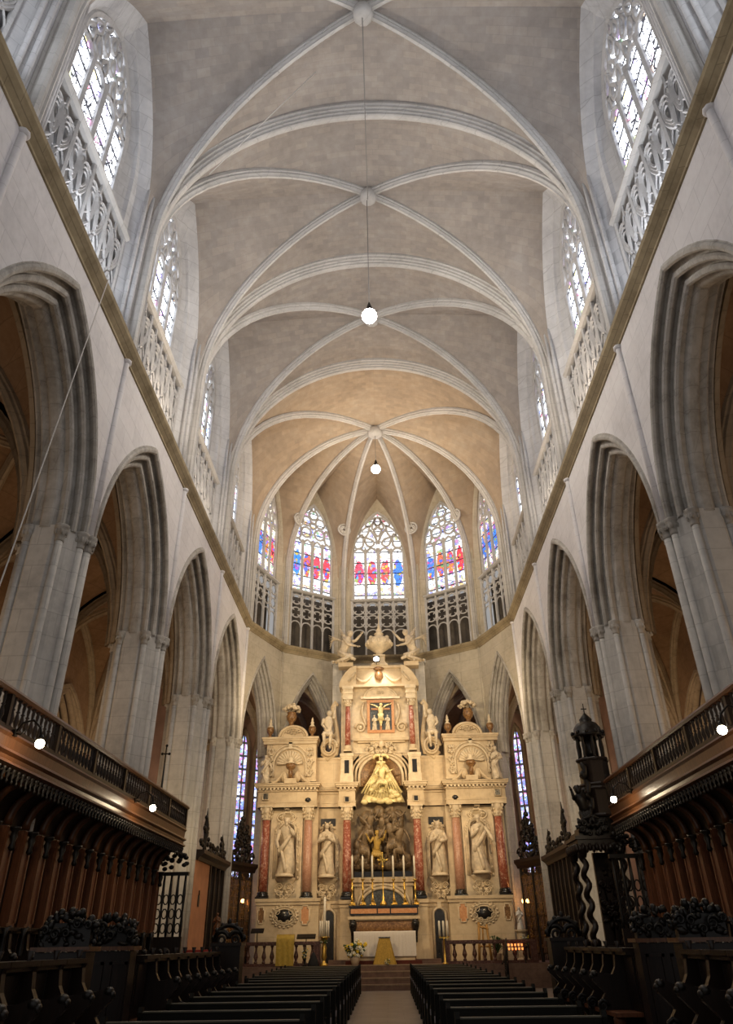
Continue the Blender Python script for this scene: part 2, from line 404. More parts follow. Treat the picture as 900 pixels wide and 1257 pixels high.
def ring(fn, cx, cz, r, n=14): return [fn(cx+r*C(2*PI*i/n), cz+r*S(2*PI*i/n)) for i in range(n)]
def tear(cx, cz, ln, w, ang, n=16):
    out = []
    for i in range(n):
        t = 2*PI*i/n
        x = ln*C(t); y = w*S(t)*(1-.55*C(t))*.9
        out.append((cx+x*C(ang)-y*S(ang), cz+x*S(ang)+y*C(ang)))
    return out
def window(fr, hw, d, zs, za, style, name, glass_m, thick=.085):
    """clerestory window: empty > tracery mesh, stained glass mesh"""
    root = sempty(name)
    tr = MB(); P3 = lambda u, z: fr.p(u, d, z)
    out = arch(hw, zs, za, 12, ZSILL, 2)
    tr.tube([P3(u, z) for u, z in out], thick*1.25, 6, False, False)
    w = hw/2
    for i in (-1, 0, 1): tr.tube([P3(i*w, ZSILL), P3(i*w, zs+.2 if i else zs+.25)], thick*(1.25 if i == 0 else 1), 6, False, False)
    for i in range(4):
        c = -hw+w*(i+.5)
        tr.tube([P3(c+u, z) for u, z in arch(w*.5, zs-.25, zs+.28, 5)], thick*.8, 5, False, False)
    H = za-zs
    def cl(pts, t=thick*.8): tr.tube([P3(u, z) for u, z in pts], t, 5, True, False)
    hwz = lambda z: half_at(hw, zs, za, z)
    if style == 'flow':
        for sg in (1, -1):
            cl(tear(sg*hw*.72, zs+H*.27, .52, .27, R(90+sg*18))); cl(tear(sg*hw*.36, zs+H*.26, .36, .24, R(90-sg*40)))
            cl(tear(sg*hw*.50, zs+H*.52, .46, .24, R(90+sg*34))); cl(tear(sg*hw*.14, zs+H*.66, .26, .14, R(90)))
            cl(tear(sg*hw*.27, zs+H*.76, .42, .16, R(90+sg*42)))
            tr.tube([P3(sg*(.05+.42*t*t), zs+H*(.2+.36*t)) for t in (0, .25, .5, .75, 1)], thick*.9, 5, False, False)
        cl(tear(0, zs+H*.50, .32, .24, R(-90))); cl(tear(0, zs+H*.78, .30, .22, R(90)))
    elif style == 'rings':
        for sg in (1, -1):
            cl(ring(lambda a, b: (a, b), sg*hw*.34, zs+H*.28, hw*.26)); cl(tear(sg*hw*.76, zs+H*.25, .50, .24, R(90+sg*14)))
            cl(ring(lambda a, b: (a, b), sg*hw*.36, zs+H*.56, hw*.24))
        cl(ring(lambda a, b: (a, b), 0, zs+H*.47, hw*.16)); cl(ring(lambda a, b: (a, b), 0, zs+H*.74, hw*.24)); cl(tear(0, zs+H*.91, .2, .12, R(90)))
    else:
        for sg in (1, -1):
            for (x, z, l, w_, an) in ((.78, .2, .42, .2, 14), (.5, .25, .34, .17, -10), (.2, .22, .34, .15, 8), (.62, .46, .36, .17, 20), (.33, .5, .36, .17, -14), (.42, .72, .34, .15, 30), (.13, .72, .32, .15, 0)):
                cl(tear(sg*hw*x, zs+H*z, l, w_, R(90+sg*an)))
        cl(tear(0, zs+H*.45, .3, .14, R(90))); cl(tear(0, zs+H*.9, .22, .12, R(90)))
    tr.build('tracery', M['tracery'], root)
    # glass in the window's own axes: x across, y up from the sill
    g = MB(); o2 = [(u, z-ZSILL) for u, z in out]
    n = len(o2); g.v = [(u, z, 0) for u, z in o2]; g.f = [tuple(range(n))]; g.sm = [False]
    go = g.build('stained_glass', glass_m, root)
    q = fr.p(0, d+.03, ZSILL)
    go.matrix_world = Matrix(((fr.u.x, 0, fr.d.x, q[0]), (fr.u.y, 0, fr.d.y, q[1]), (0, 1, 0, ZSILL), (0, 0, 0, 1)))
    return root
def half_at(a, zs, za, z):
    b = za-zs; Rr = (a*a+b*b)/(2*a); return a-Rr+math.sqrt(max(0, Rr*Rr-(z-zs)**2))

def tri_flow(fr, hw, d, z0, z1, mb):
    """flamboyant triforium screen: mullions with paired teardrop lights in two tiers"""
    P3 = lambda u, z: fr.p(u, d, z); H = z1-z0; nc = 4; w = 2*hw/nc
    for i in range(nc+1): mb.tube([P3(-hw+i*w, z0), P3(-hw+i*w, z1)], .075, 6, False, False)
    for i in range(nc):
        c = -hw+w*(i+.5)
        mb.tube([P3(c, z0), P3(c, z0+H*.12)], .045, 5, False, False); mb.tube([P3(c, z0+H*.88), P3(c, z1)], .045, 5, False, False)
        for sg in (1, -1):
            for zf, an in ((.30, 8), (.70, -8)):
                for k, t in ((1, .045), (.72, .034), (.46, .03)):
                    mb.tube([P3(u, z) for u, z in tear(c+sg*w*.24, z0+H*zf, H*.185*k, w*.235*k, R(90+sg*an+(0 if zf < .5 else 180)))], t, 4, True, False)
            mb.tube([P3(c+sg*w*(.48-.46*t), z0+H*(.46+.1*S(t*PI))) for t in (0, .2, .4, .6, .8, 1)], .03, 4, False, False)
            mb.tube([P3(c+sg*w*(.02+.46*t), z0+H*(.92-.07*S(t*PI))) for t in (0, .25, .5, .75, 1)], .03, 4, False, False)
            mb.tube([P3(c+sg*w*(.02+.46*t), z0+H*(.08-.06*S(t*PI))) for t in (0, .25, .5, .75, 1)], .03, 4, False, False)
def tri_quat(fr, hw, d, z0, z1, mb):
    P3 = lambda u, z: fr.p(u, d, z); H = z1-z0; w = hw/2
    for i in range(5): mb.tube([P3(-hw+i*w, z0), P3(-hw+i*w, z1)], .085 if i % 2 == 0 else .055, 6, False, False)
    r = min(w*.44, H*.13)
    for i in range(4):
        c = -hw+w*(i+.5)
        mb.tube([P3(c+u, z) for u, z in arch(w*.45, z0+H*.40, z0+H*.49, 5)], .04, 5, False, False)
        for zc in (z0+H*.64, z0+H*.87):
            mb.tube(ring(P3, c, zc, r, 16), .042, 5, True, False)
            for a in range(4):
                an = PI/4+a*PI/2
                mb.tube([P3(c+C(an)*r*.98, zc+S(an)*r*.98), P3(c+C(an)*r*.52, zc+S(an)*r*.52)], [.06, .022], 4, False, False)
            for s1 in (1, -1):
                for s2 in (1, -1):
                    mb.tube([P3(c+s1*w*.5, zc+s2*r*1.12), P3(c+s1*r*.75, zc+s2*r*.75)], [.06, .03], 4, False, False)

def pier_shaft(mb, fr, u, d, r, z0, z1, seg=8):
    q = fr.p(u, d, 0); mb.lathe([(r, z0), (r, z1)], (q[0], q[1], 0), seg)
def capital(mb, fr, u, d, r, z):
    q = fr.p(u, d, 0)
    mb.lathe([(r*1.02, z-.34), (r*1.25, z-.32), (r*1.1, z-.28), (r*1.2, z-.2), (r*1.75, z-.12), (r*1.45, z-.09), (r*1.9, z-.02), (r*1.9, z+.05), (r*1.1, z+.07)], (q[0], q[1], 0), 8)
    for i in range(6):
        an = i*PI/3; mb.ell((q[0]+r*1.5*C(an), q[1]+r*1.5*S(an), z-.13), (r*.42, r*.42, .07), 5, 4)
PIERS = {}
def pier(fr, label, sc=1.0, ztop=ZCAP):
    """clustered pier on a corner of the arcade: fr at the corner, u along the wall, d outward"""
    root = thing('stone_pier', label, 'pier', (fr.o.x, fr.o.y, 0)); root['kind'] = 'structure'
    inv = Matrix.Translation((-fr.o.x, -fr.o.y, 0))
    core = MB(inv); h = .66*sc; D = 1.44*sc; f0 = .07
    poly = [(-.24*sc, f0), (.24*sc, f0), (.46*sc, .24*sc), (h, .5*sc), (h, D-.5*sc), (.46*sc, D-.24*sc), (.24*sc, D-f0), (-.24*sc, D-f0), (-.46*sc, D-.24*sc), (-h, D-.5*sc), (-h, .5*sc), (-.46*sc, .24*sc)]
    core.prism(poly, lambda u, d: fr.p(u, d, .75), lambda u, d: fr.p(u, d, ztop+.06))
    core.build('core', M['ashlar'], root)
    bs = MB(inv)
    for k, (z0, z1, g) in enumerate(((0, .45, 1.16), (.45, .6, 1.1), (.6, .78, 1.05))):
        cc = D/2
        bs.prism([(u*g, cc+(d-cc)*g) for u, d in poly], lambda u, d: fr.p(u, d, z0), lambda u, d: fr.p(u, d, z1))
    bs.build('base', M['ashlar'], root)
    for (u, d, r) in ((0, -.01, .105), (-.2*sc, .06, .085), (.2*sc, .06, .085), (-h*.9, .36*sc, .085), (h*.9, .36*sc, .085), (-h*.9, D-.36*sc, .085), (h*.9, D-.36*sc, .085), (0, D, .11)):
        s_ = MB(inv); pier_shaft(s_, fr, u, d, r, .6, ztop-.3)
        so = s_.build('shaft', M['ashlar'], root)
        c_ = MB(inv); capital(c_, fr, u, d, r, ztop); c_.build('capital', M['arch'], so)
    return root

def wall_bay(fr, L, walls, molds, clere, corn, tri, tback, apse, win_style, glass_m, widx):
    if not apse:
        arcade(fr, L, .13, ZARC, walls, molds, 1.0, 14)
        tw, fam1 = L/2-.84, [(2.65, .1, ZS+.2, 25.75, ZCOR), (2.55, .22, 19.7, 25.6, ZCOR), (2.34, .4, 20.2, 25.35, ZCOR)]
        fam2 = [(2.34, .4, 20.2, 25.35, ZSILL-.02), (2.12, .45, 20.9, 25.2, ZSILL-.02), (2.05, .55, 21.2, 25.1, ZSILL-.02), (1.72, .8, 22.0, 24.85, ZSILL)]
        hw, wd, td = 1.70, .78, .42
    else:
        arcade(fr, L, .12, 14.05, walls, molds, .72, 10)
        e0 = L/2-.34
        tw = L/2-.46
        fam1 = [(e0, .08, ZS+.6, 25.55, ZCOR), (e0-.06, .16, 20.3, 25.4, ZCOR), (e0-.14, .26, 20.8, 25.2, ZCOR)]
        fam2 = [(e0-.14, .26, 20.8, 25.2, ZSILL-.02), (e0-.2, .32, 21.2, 25.1, ZSILL-.02), (L/2-.52, .5, 21.95, 24.8, ZSILL)]
        hw, wd, td = L/2-.54, .48, .28
    loft_opening(fr, fam1, clere); loft_opening(fr, fam2, clere)
    a, b = fam2[-1], fam2[0]
    clere.add([fr.p(-b[0], b[1], ZSILL-.02), fr.p(b[0], b[1], ZSILL-.02), fr.p(a[0], a[1], ZSILL), fr.p(-a[0], a[1], ZSILL)], [(0, 1, 2, 3)])
    for sg in (1, -1):                                # wall between the opening and the corner cluster
        e = fam1[0][0]
        clere.add([fr.p(sg*e, fam1[0][1], ZCOR), fr.p(sg*(L/2+.02), fam1[0][1]-.04, ZCOR), fr.p(sg*(L/2+.02), fam1[0][1]-.04, 21.6), fr.p(sg*e, fam1[0][1], 21.6)], [(0, 1, 2, 3)])
    # string course
    prof = [(0, ZCOR-.28), (-.04, ZCOR-.27), (-.04, ZCOR-.20), (-.23, ZCOR+.0), (-.25, ZCOR+.10), (-.16, ZCOR+.13), (.9, ZCOR+.13)]
    ext = .0 if not apse else .09
    corn.grid([[fr.p(-L/2+d*ext*4, d, z) for d, z in prof], [fr.p(L/2-d*ext*4, d, z) for d, z in prof]], False)
    # triforium screen and its sill rail
    t = MB()
    (tri_quat if apse else tri_flow)(fr, tw-.03, td, ZCOR+.1, ZSILL-.12, t)
    t_o = sempty('trim_%d' % widx); t.build('tracery', M['tracery'], t_o)
    rail = MB(); x0 = tw+.03
    rail.grid([[fr.p(u, d, z) for d, z in ((td+.25, ZSILL-.14), (td-.08, ZSILL-.14), (td-.17, ZSILL-.08), (td-.17, ZSILL-.02), (td-.06, ZSILL+.04), (td+.25, ZSILL+.04))] for u in (-x0, x0)], False)
    for u in (-x0, x0): rail.add([fr.p(u, d, z) for d, z in ((td+.25, ZSILL-.14), (td-.08, ZSILL-.14), (td-.17, ZSILL-.08), (td-.17, ZSILL-.02), (td-.06, ZSILL+.04), (td+.25, ZSILL+.04))], [(0, 1, 2, 3, 4, 5)])
    rail.build('sill_rail', M['rib'] if not apse else M['tracery'], t_o)
    dd = td+(.16 if not apse else .8)
    tback.add([fr.p(-tw-.4, dd, ZCOR), fr.p(tw+.4, dd, ZCOR), fr.p(tw+.4, dd, ZSILL-.05), fr.p(-tw-.4, dd, ZSILL-.05)], [(0, 1, 2, 3)])
    window(fr, hw, wd, fam2[-1][2]+.03, fam2[-1][3]-.03, win_style, 'window_%d' % widx, glass_m, .085 if apse else .10)
    return fam1[0]

HALF_F = {}
def edge_from(fr, fam0, n):
    hw, d, zs, za, z0 = fam0
    h = half_arch(hw, zs, za, n)
    return [Vector(fr.p(-u, d, z)) for u, z in h], [Vector(fr.p(u, d, z)) for u, z in h]

NV = 16
def dpath(c, boss, zs, n=NV):                        # diagonal rib line from a corner to the boss
    c = Vector((c[0], c[1], zs)); out = []
    for i in range(n+1):
        t = PI/2*i/n; h = 1-C(t); out.append(Vector((c.x+(boss.x-c.x)*h, c.y+(boss.y-c.y)*h, zs+(boss.z-zs)*S(t))))
    return out
def down(path, z):                                   # the rib runs on down the wall as a shaft
    p = path[0]; return [Vector((p.x, p.y, z)), Vector((p.x, p.y, (z+p.z)/2))]+path
def cell(mb, da, fa, m=6, bulge=.10):                # ruled web between a diagonal and an edge curve
    rows = []
    for j in range(m+1):
        s_ = j/m; rows.append([tuple(p.lerp(q, s_)+Vector((0, 0, bulge*S(PI*s_)*i/len(da)))) for i, (p, q) in enumerate(zip(da, fa))])
    mb.grid(rows, True)
def rib_mesh(mb, path, prof, drop=0.0):
    side = Vector((path[-1].y-path[0].y, -(path[-1].x-path[0].x), 0))
    mb.sweep([p-Vector((0, 0, drop)) for p in path], side, prof, False)
RIB = [(-.17, -.05), (-.17, .08), (-.12, .12), (-.13, .2), (-.07, .27), (-.05, .33), (.05, .33), (.07, .27), (.13, .2), (.12, .12), (.17, .08), (.17, -.05)]
TRV = [(-.34, -.1), (-.34, .05), (-.28, .08), (-.26, .17), (-.19, .19), (-.18, .27), (-.12, .30), (-.11, .37), (-.05, .40), (.05, .40), (.11, .37), (.12, .30), (.18, .27), (.19, .19), (.26, .17), (.28, .08), (.34, .05), (.34, -.1)]
RIB = [(a*.78, b*.85) for a, b in RIB]; TRV = [(a*.85, b*.95) for a, b in TRV]
def orient(prof, path):
    side = Vector((path[-1].y-path[0].y, -(path[-1].x-path[0].x), 0)).normalized()
    t = (path[1]-path[0]).normalized(); nn = side.cross(t)
    mid = (path[-1]-path[0]); inward = Vector((mid.x, mid.y, 0))
    sgn = 1 if nn.dot(inward) > 0 else -1
    return [(a, b*sgn) for a, b in prof]

BOSSES = []
def nave_vault(k, fL, fR, name):
    y0, y1 = SY(k), SY(k+1); ym = (y0+y1)/2; boss = Vector((0, ym, ZB))
    web = MB(); ribs = MB(); n = NV
    for sx, (fr, fam0) in ((-1, fL), (1, fR)):
        near, far = edge_from(fr, fam0, n)
        if near[0].y > far[0].y: near, far = far, near
        for yy, ed in ((y0, near), (y1, far)):
            D = dpath((sx*6.58, yy), boss, ZS)
            T = dpath((sx*6.58, yy), Vector((0, yy, ZB+.05)), ZS)
            cell(web, D, ed); cell(web, D, T)
            D2 = down(D, ZCOR+.1); pr = orient(RIB, D2); rib_mesh(ribs, D2, pr)
    c = web.build(name, M['web']); c['kind'] = 'structure'
    ribs.build('diagonal_rib', M['rib'], c)
    bs = MB(); bs.lathe([(.05, -.50), (.22, -.50), (.30, -.42), (.32, -.2), (.2, .1)], (0, ym, ZB), 10); bs.build('boss', M['rib'], c)
    return c
def trans_arch(k):
    yy = SY(k); mb = MB(); path = down(dpath((-6.72, yy), Vector((0, yy, ZB)), ZS, 22), ZCOR+.1); other = down(dpath((6.72, yy), Vector((0, yy, ZB)), ZS, 22), ZCOR+.1)
    full = path+other[::-1][1:]
    side = Vector((0, 1, 0)); t = (full[1]-full[0]).normalized(); nn = side.cross(t)
    sg = 1 if nn.x > 0 else -1
    mb.sweep(full, side, [(a, b*sg) for a, b in TRV], False)
    o = mb.build('trim_%d' % (200+k), M['rib']); o['kind'] = 'structure'

widx = [1]
GL = {}
GL['near'] = glass('nave_window_glass', (.88, .92, 1.0), NAVE_GLASS, 0, 1, HUE, .055, .10, 4)
GL['far'] = glass('far_nave_window_glass', (.88, .93, 1.0), 3.8, 0, 2, HUE, .06, .22, 5)
walls_by = {}
for sx, nm in ((-1, 'left'), (1, 'right')):
    walls, molds, clere, corn, tri, tback = MB(), MB(), MB(), MB(), MB(), MB()
    for k in range(0, 5):
        fr = Fr((sx*W, (SY(k)+SY(k+1))/2), (0, 1 if sx < 0 else -1), (sx, 0))
        g = GL['near'] if k < 3 else GL['far']
        fam0 = wall_bay(fr, B, walls, molds, clere, corn, tri, tback, False, 'bubbles', g, widx[0]); widx[0] += 1
        walls_by[(sx, k)] = (fr, fam0)
    # corner shafts between the bays: from the string course up to the vault
    for k in range(0, 6):
        f2 = Fr((sx*W, SY(k)), (0, 1), (sx, 0))
        for (u, d, r) in ((-.40, .06, .075), (.40, .06, .075), (-.60, .14, .06), (.60, .14, .06)):
            pier_shaft(clere, f2, u, d, r, ZCOR+.1, ZS+1.0 if abs(u) < .3 else 21.2)
            q = f2.p(u, d, 0); clere.lathe([(r*1.5, ZCOR+.1), (r*1.5, ZCOR+.3), (r*1.15, ZCOR+.42)], (q[0], q[1], 0), 8)
        for (u, d, r) in ((0, -.02, .085),):           # thin shaft on the arcade wall
            pier_shaft(walls, f2, u, d, r, ZCAP-.1, ZCOR-.28)
            q = f2.p(u, d, 0); walls.lathe([(r, ZCOR-.36), (r*1.6, ZCOR-.32), (r*1.6, ZCOR-.26)], (q[0], q[1], 0), 8)
    w = sempty('wall_'+nm)
    walls.build('arcade_wall', M['plaster'], w); molds.build('arch_moulding', M['arch'], w); clere.build('clerestory', M['clere'], w)
    corn.build('string_course', M['cornice'], w); tback.build('triforium_recess', M['triback'], w)

# apse walls
corners = [(-W, SY(5)), (-A1[0], A1[1]), (-A2[0], A2[1]), (A2[0], A2[1]), (A1[0], A1[1]), (W, SY(5))]
walls, molds, clere, corn, tri, tback = MB(), MB(), MB(), MB(), MB(), MB()
apse_fr = []
for i in range(5):
    a, b = Vector(corners[i]), Vector(corners[i+1]); mid = (a+b)/2; d = (b-a); L = d.length; d.normalize()
    out = Vector((-d.y, d.x)); 
    if out.dot(mid-CTR) < 0: out = -out
    fr = Fr(mid, d, out)
    w = (L/2-.54)/2
    stl = ('bubbles', 'rings', 'flow', 'rings', 'bubbles')[i]
    g = glass('apse_window_glass_%d' % (i+1), ((1, .93, .80), (.93, .96, 1), (1, .97, .95), (.90, .95, 1), (1, .90, .84))[i], (1.7, 1.8, 1.9, 1.7, 1.5)[i], w, i+2, HUE, .03, (.30, .16, .07, .22, .45)[i], 6, .045)
    fam0 = wall_bay(fr, L, walls, molds, clere, corn, tri, tback, True, stl, g, widx[0]); widx[0] += 1
    apse_fr.append((fr, fam0, L))
for i in range(1, 5):
    c = Vector(corners[i]); o = (c-CTR).normalized(); f2 = Fr(c, (-o.y, o.x), o)
    for (u, d, r) in ((0, -.05, .13), (-.2, .0, .085), (.2, .0, .085), (-.34, .08, .06), (.34, .08, .06)):
        pier_shaft(clere, f2, u, d, r, ZCOR+.1, ZS+1.3)
        q = f2.p(u, d, 0); clere.lathe([(r*1.5, ZCOR+.1), (r*1.5, ZCOR+.3), (r*1.15, ZCOR+.42)], (q[0], q[1], 0), 8)
    pier_shaft(walls, f2, 0, -.01, .07, ZCAP-.1, ZCOR-.28)
w = sempty('wall_apse')
walls.build('arcade_wall', M['apsewall'], w); molds.build('arch_moulding', M['arch'], w); clere.build('clerestory', M['apsewall'], w)
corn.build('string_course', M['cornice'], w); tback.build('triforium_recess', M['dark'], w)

# vaults
for k in range(0, 4): nave_vault(k, walls_by[(-1, k)], walls_by[(1, k)], 'ceiling' if k == 0 else 'ceiling.%03d' % k)
for k in range(0, 5): trans_arch(k)
web = MB(); ribs = MB()
cs = [(-6.58, SY(4)), (-6.52, SY(5)), (-5.18, 36.38), (-2.1, 38.38), (2.1, 38.38), (5.18, 36.38), (6.52, SY(5)), (6.58, SY(4))]
Ds = [dpath(c, BOSS, ZS) for c in cs]
sides = [walls_by[(-1, 4)]]+[(f, a) for f, a, L in apse_fr]+[walls_by[(1, 4)]]
for i in range(7):
    fr, fam0 = sides[i]
    e1, e2 = edge_from(fr, fam0, NV)
    if (e1[0]-Ds[i][0]).length > (e2[0]-Ds[i][0]).length: e1, e2 = e2, e1
    cell(web, Ds[i], e1); cell(web, Ds[i+1], e2)
for i in (0, 7):
    T = dpath(cs[i], Vector((0, SY(4), ZB+.05)), ZS); cell(web, Ds[i], T)
cap_ = web.build('ceiling_apse', M['apseweb']); cap_['kind'] = 'structure'
for D in Ds: rib_mesh(ribs, down(D, ZCOR+.1), orient(RIB, down(D, ZCOR+.1)))
ribs.build('diagonal_rib', M['rib'], cap_)
bs = MB(); bs.lathe([(.05, -.52), (.3, -.52), (.4, -.42), (.42, -.2), (.2, .1)], tuple(BOSS), 12); bs.build('boss', M['rib'], cap_)
# carved round medallions at the foot of four apse ribs
for sx in (-1, 1):
    for (x, y, z) in ((4.50, 35.75, 22.6), (2.0, 37.45, 22.8)):
        mb = MB(); c = Vector((sx*x, y, z)); dr = Vector((BOSS.x-c.x, BOSS.y-c.y, 0)).normalized(); side = Vector((-dr.y, dr.x, 0))
        for rr, t in ((.36, .06), (.24, .035)): mb.tube([tuple(c+side*rr*C(a)+zz*rr*S(a)) for a in [2*PI*i/16 for i in range(16)]], t, 5, True)
        for i in range(6): mb.ell(tuple(c+side*.15*C(i)+zz*.15*S(i)), (.09, .07, .09), 5, 4)
        mb.ell(tuple(c), (.3, .3, .3*1), 8, 4, None) if False else None
        mb.build('medallion', M['rib'], cap_)

# piers
for sx, nm in ((-1, 'left'), (1, 'right')):
    for k in range(1, 6):
        f2 = Fr((sx*W, SY(k)), (0, 1), (sx, 0))
        pier(f2, 'grey stone pier with clustered shafts, %s from the altar on the %s' % (ORD[5-k], nm), 1.0 if k < 5 else .9)
for i in range(1, 5):
    c = Vector(corners[i]); o = (c-CTR).normalized()
    pier(Fr(c, (-o.y, o.x), o), 'slender apse pier behind the altarpiece, %s from the left' % ORD[i-1], .72)

# ---------------------------------------------------------------- aisles and ambulatory
def quad_vault(web, ribs, cs, zs, zb, ez, n=10):
    cx = sum(c[0] for c in cs)/4; cy = sum(c[1] for c in cs)/4; boss = Vector((cx, cy, zb))
    for i in range(4):
        a, b = cs[i], cs[(i+1) % 4]; m = Vector(((a[0]+b[0])/2, (a[1]+b[1])/2, ez))
        for c in (a, b):
            D = dpath(c, boss, zs, n)
            hs = half_arch(1.0, 0, max(1.02, 1.35), n)
            E_ = [Vector((c[0]+(m.x-c[0])*(1-u), c[1]+(m.y-c[1])*(1-u), zs+(ez-zs)*(v/1.35))) for u, v in hs]
            cell(web, D, E_, 4, .05)
            if i % 2 == 0 or True: rib_mesh(ribs, E_, orient([(x*1.3, y*1.2) for x, y in RIB], E_))
        D = dpath(a, boss, zs, n); rib_mesh(ribs, D, orient(RIB, D))
for sx, nm in ((-1, 'left'), (1, 'right')):
    web, ribs, ow, pk = MB(), MB(), MB(), MB()
    xi, xo = 6.5+1.40, 13.4
    for k in range(0, 5):
        y0, y1 = SY(k), SY(k+1)
        quad_vault(web, ribs, [(sx*xi, y0), (sx*xo, y0), (sx*xo, y1), (sx*xi, y1)], 9.3, 14.6, 14.2)
        fr = Fr((sx*xo, (y0+y1)/2), (0, 1), (sx, 0))
        a = 2.5; o_ = arch(a, 6.5, 11.0, 10)
        ow.grid([[fr.p(u, 0, z) for u, z in o_], [fr.p(u, 0, 14.8) for u, z in o_]], False)
        for sg in (1, -1): ow.add([fr.p(sg*a, 0, 0), fr.p(sg*B/2, 0, 0), fr.p(sg*B/2, 0, 14.8), fr.p(sg*a, 0, 14.8), fr.p(sg*a, 0, 6.5)], [(0, 1, 2, 3, 4)])
        for e, d in ((.0, .02), (.18, .25), (.36, .5)):
            ribs.tube([fr.p(u, d, z) for u, z in arch(a-e, 6.5, 11.0-e*1.2, 8, 0, 1)], .14, 6, False)
        # chapel behind the arch
        pk.add([fr.p(-3.1, 4.5, 0), fr.p(3.1, 4.5, 0), fr.p(3.1, 4.5, 12), fr.p(-3.1, 4.5, 12)], [(0, 1, 2, 3)])
        for sg in (1, -1): pk.add([fr.p(sg*3.1, .05, 0), fr.p(sg*3.1, 4.5, 0), fr.p(sg*3.1, 4.5, 12), fr.p(sg*3.1, .05, 12)], [(0, 1, 2, 3)])
        quad_vault(pk, ribs, [fr.p(-3.14, 0, 0)[:2], fr.p(3.14, 0, 0)[:2], fr.p(3.14, 4.5, 0)[:2], fr.p(-3.14, 4.5, 0)[:2]], 7.0, 11.6, 11.2, 8)
        # responds between the chapels
        for u in (0, -.28, .28):
            f2 = Fr((sx*xo, y0), (0, 1), (sx, 0)); pier_shaft(ribs, f2, u, -.12, .13, 0, 9.4); capital(ribs, f2, u, -.12, .13, 9.3)
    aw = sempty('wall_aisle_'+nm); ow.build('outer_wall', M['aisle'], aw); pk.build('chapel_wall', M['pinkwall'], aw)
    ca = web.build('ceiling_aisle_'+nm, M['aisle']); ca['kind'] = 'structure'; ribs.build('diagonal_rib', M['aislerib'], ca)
web, ribs, ow = MB(), MB(), MB()
outer = []; inner = []
for c in corners:
    v = Vector(c); o = (v-CTR).normalized(); 
    if abs(v.x) > 6: outer.append((13.4*(1 if v.x > 0 else -1), v.y)); inner.append((7.7*(1 if v.x > 0 else -1), v.y))
    else: outer.append(tuple(v+o*6.3)); inner.append(tuple(v+o*1.0))
amb_glass = glass('ambulatory_window_glass', (.70, .78, 1), 2.2, 0, 9, [(0, (.1, .1, .85)), (.3, (.05, .2, .9)), (.5, (.7, .05, .1)), (.65, (.1, .3, .9)), (.8, (.4, .1, .6)), (1, (.1, .4, .2))], .03, .62, 7)
for i in range(5):
    quad_vault(web, ribs, [inner[i], outer[i], outer[i+1], inner[i+1]], 9.0, 13.8, 13.6, 8)
    a, b = Vector(outer[i]), Vector(outer[i+1]); d = (b-a).normalized(); out = Vector((-d.y, d.x)); mid = (a+b)/2; L = (b-a).length
    if out.dot(mid-CTR) < 0: out = -out
    fr = Fr(mid, d, out)
    ow.add([fr.p(-L/2, 0, 0), fr.p(L/2, 0, 0), fr.p(L/2, 0, 14.5), fr.p(-L/2, 0, 14.5)], [(0, 1, 2, 3)])
    cen = {1: (-1.12, -.10), 3: (.75, -2.0)}.get(i, (-1.5, 1.5))
    for c0 in cen[:2]:
        wn = sempty('window_%d' % widx[0]); widx[0] += 1
        g = MB(); hw_ = .33 if i in (1, 3) else .5; o2 = arch(hw_, 6.3, 7.6, 6, 0, 1); n = len(o2); g.v = [(u, z, 0) for u, z in o2]; g.f = [tuple(range(n))]; g.sm = [False]
        go = g.build('stained_glass', amb_glass, wn); q = fr.p(c0, -.04, 4.6)
        go.matrix_world = Matrix(((fr.u.x, 0, fr.d.x, q[0]), (fr.u.y, 0, fr.d.y, q[1]), (0, 1, 0, 4.6), (0, 0, 0, 1)))
        f_ = MB(); f_.tube([fr.p(c0+u, -.06, z+4.6) for u, z in arch(hw_, 6.3, 7.6, 6, 0, 1)], .12, 6); f_.tube([fr.p(c0, -.06, 4.6), fr.p(c0, -.06, 12)], .045, 6)
        f_.build('frame', M['aislerib'], wn)
aw = sempty('wall_ambulatory'); ow.build('outer_wall', M['pinkwall'], aw)
ca = web.build('ceiling_ambulatory', M['aisle']); ca['kind'] = 'structure'; ribs.build('diagonal_rib', M['aislerib'], ca)
